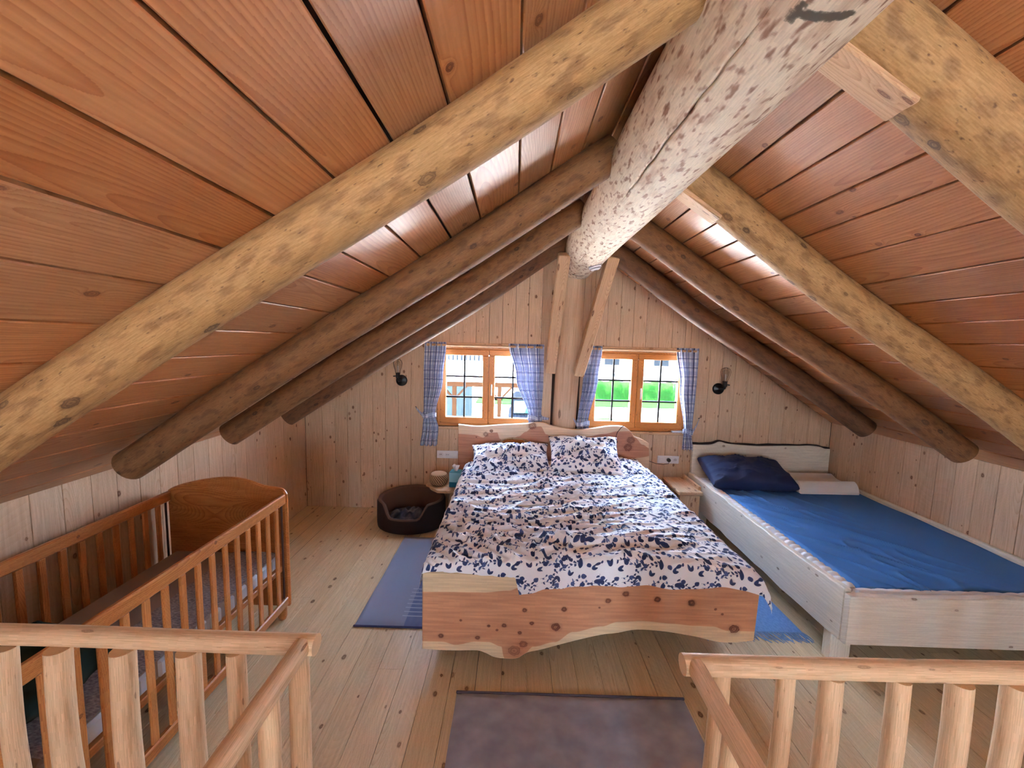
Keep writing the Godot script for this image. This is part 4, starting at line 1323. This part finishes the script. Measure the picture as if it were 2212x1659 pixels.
func sconce(c: Vector3, sd: float, label: String) -> void:
	var t := thing("wall_lamp", label, "lamp", c, "cage wall lamps")
	var b := Basis(Vector3.RIGHT, PI * 0.5)
	part("base", lathe_mesh(PackedVector2Array([Vector2(0.058, 0.0), Vector2(0.058, 0.012), Vector2(0.05, 0.02), Vector2(0.02, 0.024), Vector2(0.012, 0.032), Vector2(0, 0.033)]), 32, Vector3.ZERO, b), M.black, t)
	var mb := MB.new()
	var ax := -0.02 if sd < 0 else 0.03
	tube(mb, PackedVector3Array([Vector3(0, 0, 0.02), Vector3(ax * 0.6, 0.0, 0.055), Vector3(ax, 0.012, 0.07), Vector3(ax, 0.04, 0.072)]), radii(0.011, 0.013, 3), 12)
	part("arm", mb.mesh(), M.black, t)
	var so := part("socket", lathe_mesh(PackedVector2Array([Vector2(0, 0.03), Vector2(0.019, 0.03), Vector2(0.021, 0.034), Vector2(0.021, 0.084), Vector2(0.0, 0.084)]), 20, Vector3(ax, 0, 0.072)), M.black, t)
	part("switch", rod(Vector3(ax, 0.052, 0.072), Vector3(ax + sd * 0.045, 0.047, 0.08), 0.006, 8), M.black, so)
	var gl := plain(Color(0.95, 0.80, 0.62, 0.22), 0.03)
	gl.transparency = BaseMaterial3D.TRANSPARENCY_ALPHA
	var bu := part("bulb", lathe_mesh(PackedVector2Array([Vector2(0.013, 0.084), Vector2(0.014, 0.1), Vector2(0.022, 0.13), Vector2(0.031, 0.16), Vector2(0.031, 0.175), Vector2(0.022, 0.195), Vector2(0.008, 0.204), Vector2(0, 0.205)]), 24, Vector3(ax, 0, 0.072)), gl, t)
	part("filament", rod(Vector3(ax, 0.09, 0.072), Vector3(ax, 0.155, 0.072), 0.006, 8), plain(Color8(226, 222, 218), 0.25), bu)
	var cg := MB.new()
	for i in 6:
		var a := TAU * i / 6.0 + 0.3
		var pts := PackedVector3Array()
		for q in [[0.022, 0.08], [0.03, 0.11], [0.042, 0.15], [0.047, 0.18], [0.04, 0.205], [0.02, 0.219], [0.0, 0.223]]:
			pts.append(Vector3(ax + cos(a) * q[0], q[1], 0.072 + sin(a) * q[0]))
		tube(cg, pts, radii(0.0018, 0.0018, 6), 6)
	lathe(cg, PackedVector2Array([Vector2(0.024, 0.078), Vector2(0.026, 0.081), Vector2(0.024, 0.084)]), 20, Vector3(ax, 0, 0.072))
	part("cage", cg.mesh(), plain(Color8(48, 30, 24), 0.4, 0.5), t)

# ------------------------------------------------------------------ curtains and rods
func curtain(label: String, xl: Array, xr: Array, y0: float, y1: float, tie: float, hook: Vector3, folds: int, sd: float) -> void:
	# xl / xr: [[y, x], ...] from the top down
	var t := thing("curtain", label, "curtain", Vector3.ZERO, "plaid window curtains")
	var lk := []
	var rk := []
	for q in xl: lk.append([-q[0], q[1]])
	for q in xr: rk.append([-q[0], q[1]])
	var full := 0.37
	var zc := func(y: float) -> float: return lerpf(0.045, 0.07, smoothstep(tie, y0, y)) if y > tie else 0.045
	var f := func(s: float, v: float) -> Array:
		var y := lerpf(y0, y1, v)
		var a := keyed(lk, -y)
		var b := keyed(rk, -y)
		var amp := 0.024 * lerpf(0.55, 1.0, smoothstep(0.0, 0.3, absf(y - tie)))
		var ph := s * TAU * folds + sd + 0.5 * sin(v * 3.0 + sd)
		var x := lerpf(a, b, s) + 0.35 * (b - a) / folds * sin(ph * 2.0) * 0.18
		var z: float = zc.call(y) + amp * sin(ph) + 0.006 * sin(ph * 2.3 + v * 4.0)
		var yy := y + (0.01 * sin(ph + 1.0) if v > 0.98 else 0.0)
		return [Vector3(x, yy, maxf(z, 0.012)), Vector2(s * full, y) / 0.092]
	part("cloth", sheet(120, 70, f, -1.0), M.plaid, t)
	# tie-back: a strap round the gathered cloth, pulled to a hook in the wall
	var a := keyed(lk, -tie)
	var b := keyed(rk, -tie)
	var mid := (a + b) * 0.5
	var hw := (b - a) * 0.5 + 0.012
	var sg := signf(hook.x - mid)
	var tm := func(s: float, v: float) -> Array:
		var an := lerpf(-PI * 0.98, PI * 0.98, s)
		var q := Vector3(mid + sg * -cos(an) * hw, tie + (v - 0.5) * 0.045 + 0.012 * sin(an * 2.0), 0.045 + sin(an) * 0.043)
		return [Vector3(q.x, q.y, maxf(q.z, 0.006)), Vector2(s * 0.35, v * 0.045 + 0.02) / 0.092]
	part("tie_back", sheet(40, 4, tm, 1.0), M.plaid, t)
	var st := func(s: float, v: float) -> Array:
		var q := Vector3(mid + sg * hw, tie, 0.05).lerp(hook, s) + Vector3(0, (v - 0.5) * 0.04 * (1.0 - 0.5 * s), 0.01 * sin(s * PI))
		return [q, Vector2(s * 0.12, v * 0.045 + 0.02) / 0.092]
	part("strap", sheet(10, 4, st, 1.0), M.plaid, t)
	part("wall_hook", rod(Vector3(hook.x, hook.y, 0.0), Vector3(hook.x, hook.y + 0.01, 0.03), 0.004, 8), M.bars, t)

func curtains() -> void:
	for i in 2:
		var x0: float = [-1.44, 0.13][i]
		var x1: float = [-0.29, 1.28][i]
		var r := thing("curtain_rod", ["thin pale curtain rod over the window on the dog bed's side", "thin pale curtain rod over the window beside the low bed"][i], "curtain rod")
		part("pole", rod(Vector3(x0, 1.755, 0.07), Vector3(x1, 1.755, 0.07), 0.011, 14), M.planed, r)
		for x in [x0 + 0.3, x1 - 0.3]:
			part("bracket", rod(Vector3(x, 1.755, 0.0), Vector3(x, 1.755, 0.07), 0.007, 8), M.metal, r)
		for x in [x0, x1]:
			part("finial", lathe_mesh(PackedVector2Array([Vector2(0, -0.017), Vector2(0.013, -0.012), Vector2(0.017, 0), Vector2(0.013, 0.012), Vector2(0, 0.017)]), 14, Vector3(x, 1.755, 0.07)), M.planed, r)
	curtain("blue plaid curtain tied towards the wall lamp on the dog bed's side", [[1.785, -1.474], [1.4, -1.485], [1.03, -1.488], [0.9, -1.5], [0.71, -1.523]], [[1.785, -1.255], [1.4, -1.29], [1.03, -1.37], [0.9, -1.335], [0.71, -1.345]], 1.785, 0.71, 1.03, Vector3(-1.575, 1.1, 0.02), 4, 0.4)
	curtain("blue plaid curtain tied against the post, window on the dog bed's side", [[1.785, -0.62], [1.45, -0.54], [1.02, -0.40], [0.86, -0.42]], [[1.785, -0.262], [1.45, -0.262], [1.02, -0.275], [0.86, -0.26]], 1.785, 0.86, 1.03, Vector3(-0.19, 1.02, 0.03), 4, 1.7)
	curtain("blue plaid curtain tied against the post, window beside the low bed", [[1.785, 0.16], [1.4, 0.135], [1.0, 0.10], [0.86, 0.09]], [[1.785, 0.32], [1.45, 0.29], [1.0, 0.215], [0.86, 0.24]], 1.785, 0.86, 0.985, Vector3(0.055, 1.04, 0.05), 4, 3.0)
	curtain("blue plaid curtain tied towards the wall lamp over the low bed", [[1.785, 1.068], [1.4, 1.13], [0.93, 1.205], [0.73, 1.20]], [[1.785, 1.295], [1.4, 1.295], [0.93, 1.285], [0.73, 1.312]], 1.785, 0.73, 0.93, Vector3(1.365, 1.06, 0.02), 4, 4.1)

# ------------------------------------------------------------------ rugs
func rugs() -> void:
	var im := Image.create(128, 256, false, Image.FORMAT_RGB8)
	for y in 256:
		for x in 128:
			var c := Color8(140, 148, 170)
			if x > 74: c = Color8(98, 112, 152)
			c = c.lerp(Color8(140, 150, 176), 0.35 * (0.5 + 0.5 * noise.get_noise_2d(x * 9.0, y * 4.0)))
			if x > 66 and x < 104 and y > 170 and y < 236 and y % 9 < 2: c = Color8(168, 176, 196)
			if x > 66 and x < 104 and y > 30 and y < 90 and y % 11 < 2: c = Color8(150, 150, 176)
			im.set_pixel(x, y, c)
	var r1 := thing("rug", "grey-blue woven rug on the dog bed's side of the wide bed", "rug", Vector3(-1.26, 0, 1.215))
	var mb := MB.new()
	slab_rug(mb, 0.53, 1.17, 0.009, 5.0)
	part("pile", mb.mesh(), mat(ImageTexture.create_from_image(im), 0.95), r1)
	var rb := MB.new()
	cbox(rb, Vector3(0, 0.006, 0.588), Vector3(0.53, 0.011, 0.012), 0.003)
	part("border", rb.mesh(), plain(Color8(60, 66, 104), 0.95), r1)
	var r2 := thing("rug", "light blue fringed rug between the wide bed and the low bed", "rug", Vector3(0.99, 0, 1.15))
	mb = MB.new()
	slab_rug(mb, 0.66, 1.2, 0.009, 9.0)
	part("pile", mb.mesh(), mat(woven(Color8(98, 136, 190), Color8(122, 160, 210), 19, 0.15), 0.95), r2)
	var fr := MB.new()
	rng.seed = 12
	for i in 70:
		var x := -0.325 + 0.65 * i / 69.0
		var l := rng.randf_range(0.06, 0.09)
		tube(fr, PackedVector3Array([Vector3(x, 0.006, 0.595), Vector3(x + rng.randf_range(0.0, 0.02), 0.005, 0.6 + l * 0.5), Vector3(x + rng.randf_range(0.01, 0.045), 0.004, 0.6 + l)]), PackedFloat32Array([0.0035, 0.0035, 0.002]), 5, 0.0, 1.0, 1.0, false)
	part("fringe", fr.mesh(), plain(Color8(130, 160, 200), 0.95), r2)
	var r3 := thing("rug", "plain dark grey rug on the floor before the pine footboard", "rug", Vector3(-0.23, 0, 2.72))
	mb = MB.new()
	slab_rug(mb, 1.16, 0.93, 0.01, 3.0)
	part("pile", mb.mesh(), mat(woven(Color8(146, 146, 160), Color8(176, 176, 188), 29, 0.03), 0.95), r3)
	for s in [-1.0, 1.0]:
		part("hem", box(Vector3(0, 0.0055, s * 0.462), Vector3(1.165, 0.011, 0.014), 0.003), plain(Color8(92, 88, 100), 0.95), r3)

func slab_rug(mb: MB, w: float, d: float, th: float, sd: float) -> void:
	var p := PackedVector3Array()
	var uv := PackedVector2Array()
	var n := 40
	for j in n:
		for i in n:
			var u := float(i) / (n - 1)
			var v := float(j) / (n - 1)
			var e := minf(minf(u, 1 - u) * w, minf(v, 1 - v) * d)
			var y := th * smoothstep(0.0, 0.01, e) + 0.003 * maxf(noise.get_noise_2d(u * 160.0 + sd * 30.0, v * 160.0), 0.0) * smoothstep(0.0, 0.05, e) + 0.0012
			p.append(Vector3((u - 0.5) * w + 0.004 * noise.get_noise_2d(v * 200.0, sd), y, (v - 0.5) * d))
			uv.append(Vector2(u, v))
	mb.grid(p, uv, n, n, -1.0)

# ------------------------------------------------------------------ outside
const GROUND := -2.8

func outside() -> void:
	setting("ground", box(Vector3(0, GROUND - 0.5, -20), Vector3(160, 1.0, 170), 0.0), plain(Color8(206, 204, 200), 0.95))
	var leaf_c := tri_mat(woven(Color8(12, 34, 10), Color8(26, 62, 20), 33, 0.05), 0.5, 0.95)
	var lw := thing("lawn", "strip of lawn in front of the clipped hedge outdoors", "lawn")
	part("grass", box(Vector3(14, GROUND + 0.03, -27.3), Vector3(34, 0.08, 3.0), 0.0), leaf_c, lw)
	part("verge", box(Vector3(-1.5, GROUND + 0.03, -27.3), Vector3(4, 0.08, 2.4), 0.0), leaf_c, lw)
	var lp := solo("lawn_patch", box(Vector3(5.2, GROUND + 0.03, -18.6), Vector3(2.4, 0.08, 4.2), 0.02, Basis(Vector3.UP, 0.4)), leaf_c, "small patch of grass on the pale yard outdoors", "lawn")
	lp.position = Vector3.ZERO
	# clipped hedge, lumpy all over
	var hd := thing("hedge", "long clipped green hedge seen through the window beside the low bed", "hedge")
	var p := PackedVector3Array()
	var uv := PackedVector2Array()
	var prof := [[0.0, 0.0], [0.06, 0.4], [0.0, 0.9], [0.04, 1.3], [0.2, 1.55], [0.6, 1.62], [1.0, 1.55], [1.15, 1.2], [1.2, 0.5], [1.2, 0.0]]
	var cols := 150
	for q in prof:
		for i in cols:
			var x := lerpf(0.8, 30.0, float(i) / (cols - 1))
			var bump := 0.16 * noise.get_noise_3d(x * 130.0, q[1] * 190.0, q[0] * 90.0)
			p.append(Vector3(x, GROUND + q[1] + bump * 0.6 * minf(q[1], 1.0), -29.0 - q[0] + bump))
			uv.append(Vector2(x, q[1]))
	var mb := MB.new()
	mb.grid(p, uv, cols, prof.size(), 1.0)
	part("foliage", mb.mesh(), leaf_c, hd)
	# neighbours' house behind the hedge
	var wh := plain(Color8(236, 234, 230), 0.8)
	var dk := plain(Color8(24, 28, 32), 0.6)
	var timber := plain(Color8(34, 20, 11), 0.9)
	var van_grey := plain(Color8(22, 27, 36), 0.9)
	var panel := plain(Color8(36, 46, 50), 0.9)
	var roof := plain(Color8(44, 56, 62), 0.9)
	for m in [dk, timber, van_grey, panel, roof, leaf_c]: m.metallic_specular = 0.05   # dull, weathered surfaces
	var h1 := thing("house", "white neighbouring house with low grey roof beyond the hedge", "house", Vector3(16, GROUND, -54))
	part("wall", box(Vector3(0, 1.9, 0), Vector3(34, 3.8, 8), 0.0), wh, h1)
	part("roof", box(Vector3(0, 4.4, 0.6), Vector3(36, 0.4, 10), 0.05, Basis(Vector3.RIGHT, 0.1)), roof, h1)
	for x in [-10.0, -3.6, 3.0, 9.0]:
		var wn := part("window", box(Vector3(x, 2.5, 4.02), Vector3(2.2, 1.1, 0.1), 0.02), wh, h1)
		part("pane", box(Vector3(x, 2.5, 4.08), Vector3(2.0, 0.95, 0.04), 0.0), dk, wn)
	car("white parked car beyond the hedge outdoors", Vector3(10.6, GROUND, -44.0), Color8(232, 234, 236))
	car("silver parked car beyond the hedge, near the garage outdoors", Vector3(15.5, GROUND, -45.5), Color8(150, 168, 186))
	# house with a balcony beyond the carport
	var h2 := thing("balcony_house", "pale house with a slatted balcony seen above the carport", "house", Vector3(-14, GROUND, -46))
	part("wall", box(Vector3(0, 3.2, -2), Vector3(24, 6.4, 8), 0.0), wh, h2)
	part("balcony", box(Vector3(0, 2.35, 2.6), Vector3(22, 0.25, 1.4), 0.02), roof, h2)
	part("handrail", box(Vector3(0, 3.6, 3.25), Vector3(22, 0.16, 0.1), 0.02), dk, h2)
	for i in 44:
		part("picket", box(Vector3(-10.8 + i * 0.5, 2.98, 3.25), Vector3(0.22, 1.1, 0.05), 0.0), dk, h2)
	part("eave", box(Vector3(0, 1.75, 3.4), Vector3(22, 0.18, 3.0), 0.02), timber, h2)
	# open carport with timber posts
	var cp := thing("carport", "open timber carport with a white sheet roof outdoors", "carport", Vector3(-2.2, GROUND, -12.0))
	part("roof", box(Vector3(0, 3.35, -1.6), Vector3(9, 0.08, 4.2), 0.01, Basis(Vector3.RIGHT, 0.13)), plain(Color8(238, 238, 240), 0.5), cp)
	part("beam", box(Vector3(0, 2.92, 0.2), Vector3(8.6, 0.18, 0.14), 0.01), timber, cp)
	for x in [-2.9, -0.75, 1.05, 3.2]:
		part("post", box(Vector3(x, 1.42, 0.2), Vector3(0.16, 2.84, 0.16), 0.01), timber, cp)
		for s in [-1.0, 1.0]:
			part("strut", beam(Vector3(x + s * 0.05, 2.35, 0.2), Vector3(x + s * 0.5, 2.86, 0.2), 0.08, 0.08), timber, cp)
	part("back_wall", box(Vector3(-2.2, 1.4, -3.2), Vector3(3.6, 2.8, 0.1), 0.0), panel, cp)
	part("gate_brace", beam(Vector3(1.75, 0.1, 0.55), Vector3(2.5, 2.0, 0.55), 0.2, 0.06), timber, cp)
	var vn := thing("van", "dark grey van parked under the timber carport", "van", Vector3(0.2, GROUND, -14.2))
	part("body", box(Vector3(0, 0.95, 0), Vector3(2.0, 1.1, 3.6), 0.15), van_grey, vn)
	part("cabin", box(Vector3(0, 1.85, -0.2), Vector3(1.8, 0.8, 2.6), 0.2), van_grey, vn)
	part("windscreen", box(Vector3(0, 1.85, 1.1), Vector3(1.5, 0.55, 0.06), 0.02), plain(Color8(30, 64, 58), 0.1), vn)
	for q in [[-0.95, 1.2], [0.95, 1.2], [-0.95, -1.2], [0.95, -1.2]]:
		part("wheel", lathe_mesh(PackedVector2Array([Vector2(0, -0.1), Vector2(0.36, -0.1), Vector2(0.4, 0), Vector2(0.36, 0.1), Vector2(0, 0.1)]), 20, Vector3(q[0], 0.4, q[1]), Basis(Vector3.BACK, PI / 2)), M.black, vn)

func car(label: String, at: Vector3, col: Color) -> void:
	var t := thing("car", label, "car", at)
	var poly := PackedVector2Array([Vector2(-2.1, 0.35), Vector2(2.1, 0.35), Vector2(2.15, 0.75), Vector2(1.3, 0.9), Vector2(0.75, 1.42), Vector2(-1.1, 1.45), Vector2(-1.75, 0.95), Vector2(-2.12, 0.85)])
	part("body", extrude(poly, -0.85, 0.85, 0.06, Vector2.ZERO, Vector2.ONE).mesh(), plain(col, 0.3), t)
	part("side_window", extrude(PackedVector2Array([Vector2(-1.3, 0.95), Vector2(1.0, 0.95), Vector2(0.66, 1.34), Vector2(-1.0, 1.36)]), 0.84, 0.862, 0.005, Vector2.ZERO, Vector2.ONE).mesh(), plain(Color8(50, 70, 96), 0.1), t)
	for q in [[-1.3, 0.78], [1.35, 0.78], [-1.3, -0.78], [1.35, -0.78]]:
		part("wheel", lathe_mesh(PackedVector2Array([Vector2(0, -0.1), Vector2(0.28, -0.1), Vector2(0.32, 0), Vector2(0.28, 0.1), Vector2(0, 0.1)]), 18, Vector3(q[0], 0.32, q[1]), Basis(Vector3.RIGHT, PI / 2)), M.black, t)

# ------------------------------------------------------------------ main
func _ready() -> void:
	noise.seed = 4
	noise.noise_type = FastNoiseLite.TYPE_SIMPLEX_SMOOTH
	noise.frequency = 0.01
	noise.fractal_type = FastNoiseLite.FRACTAL_NONE
	# camera
	var cam := Camera3D.new()
	cam.name = "camera"
	cam.fov = rad_to_deg(2.0 * atan(829.5 / 870.0))
	cam.near = 0.05
	cam.far = 400.0
	var right := Vector3(0.99963, 0.02541, -0.00920)
	var down := Vector3(0.02621, -0.99458, 0.10060)
	right = right.normalized()
	down = (down - right * down.dot(right)).normalized()
	cam.transform = Transform3D(Basis(right, -down, right.cross(-down)), Vector3(-0.555, 1.79, 4.15))
	cam.current = true
	add_child(cam)
	# sky: bright, thinly overcast day; nothing else lights the room
	var sky := ProceduralSkyMaterial.new()
	sky.sky_top_color = Color(0.68, 0.83, 1.0)
	sky.sky_horizon_color = Color(0.88, 0.94, 1.0)
	sky.ground_bottom_color = Color(0.7, 0.7, 0.7)
	sky.ground_horizon_color = Color(0.92, 0.96, 1.0)
	sky.sky_energy_multiplier = 1.0
	sky.sun_angle_max = 0.0
	var env := Environment.new()
	env.background_mode = Environment.BG_SKY
	env.sky = Sky.new()
	env.sky.sky_material = sky
	env.background_energy_multiplier = 6.0
	env.tonemap_mode = Environment.TONE_MAPPER_LINEAR
	env.tonemap_exposure = 10.0
	env.sdfgi_enabled = true
	env.ssao_enabled = true
	env.ssil_enabled = true
	var sun := DirectionalLight3D.new()
	sun.name = "sun"
	sun.light_color = Color(1.0, 0.96, 0.90)
	sun.light_energy = 9.0
	sun.light_angular_distance = 0.6
	sun.shadow_enabled = true
	sun.sky_mode = DirectionalLight3D.SKY_MODE_LIGHT_ONLY
	sun.basis = Basis.looking_at(Vector3(0.62, -0.78, -0.06))
	add_child(sun)
	var we := WorldEnvironment.new()
	we.name = "environment"
	we.environment = env
	add_child(we)
	var t0 := Time.get_ticks_msec()
	materials()
	print("materials ", Time.get_ticks_msec() - t0)
	room()
	window(1, WINDOWS[0][0], WINDOWS[0][1])
	window(2, WINDOWS[1][0], WINDOWS[1][1])
	timbers()
	outside()
	double_bed()
	low_bed()
	crib()
	railings()
	duvet()
	bedding()
	rugs()
	curtains()
	small_things()
	print("built ", Time.get_ticks_msec() - t0)
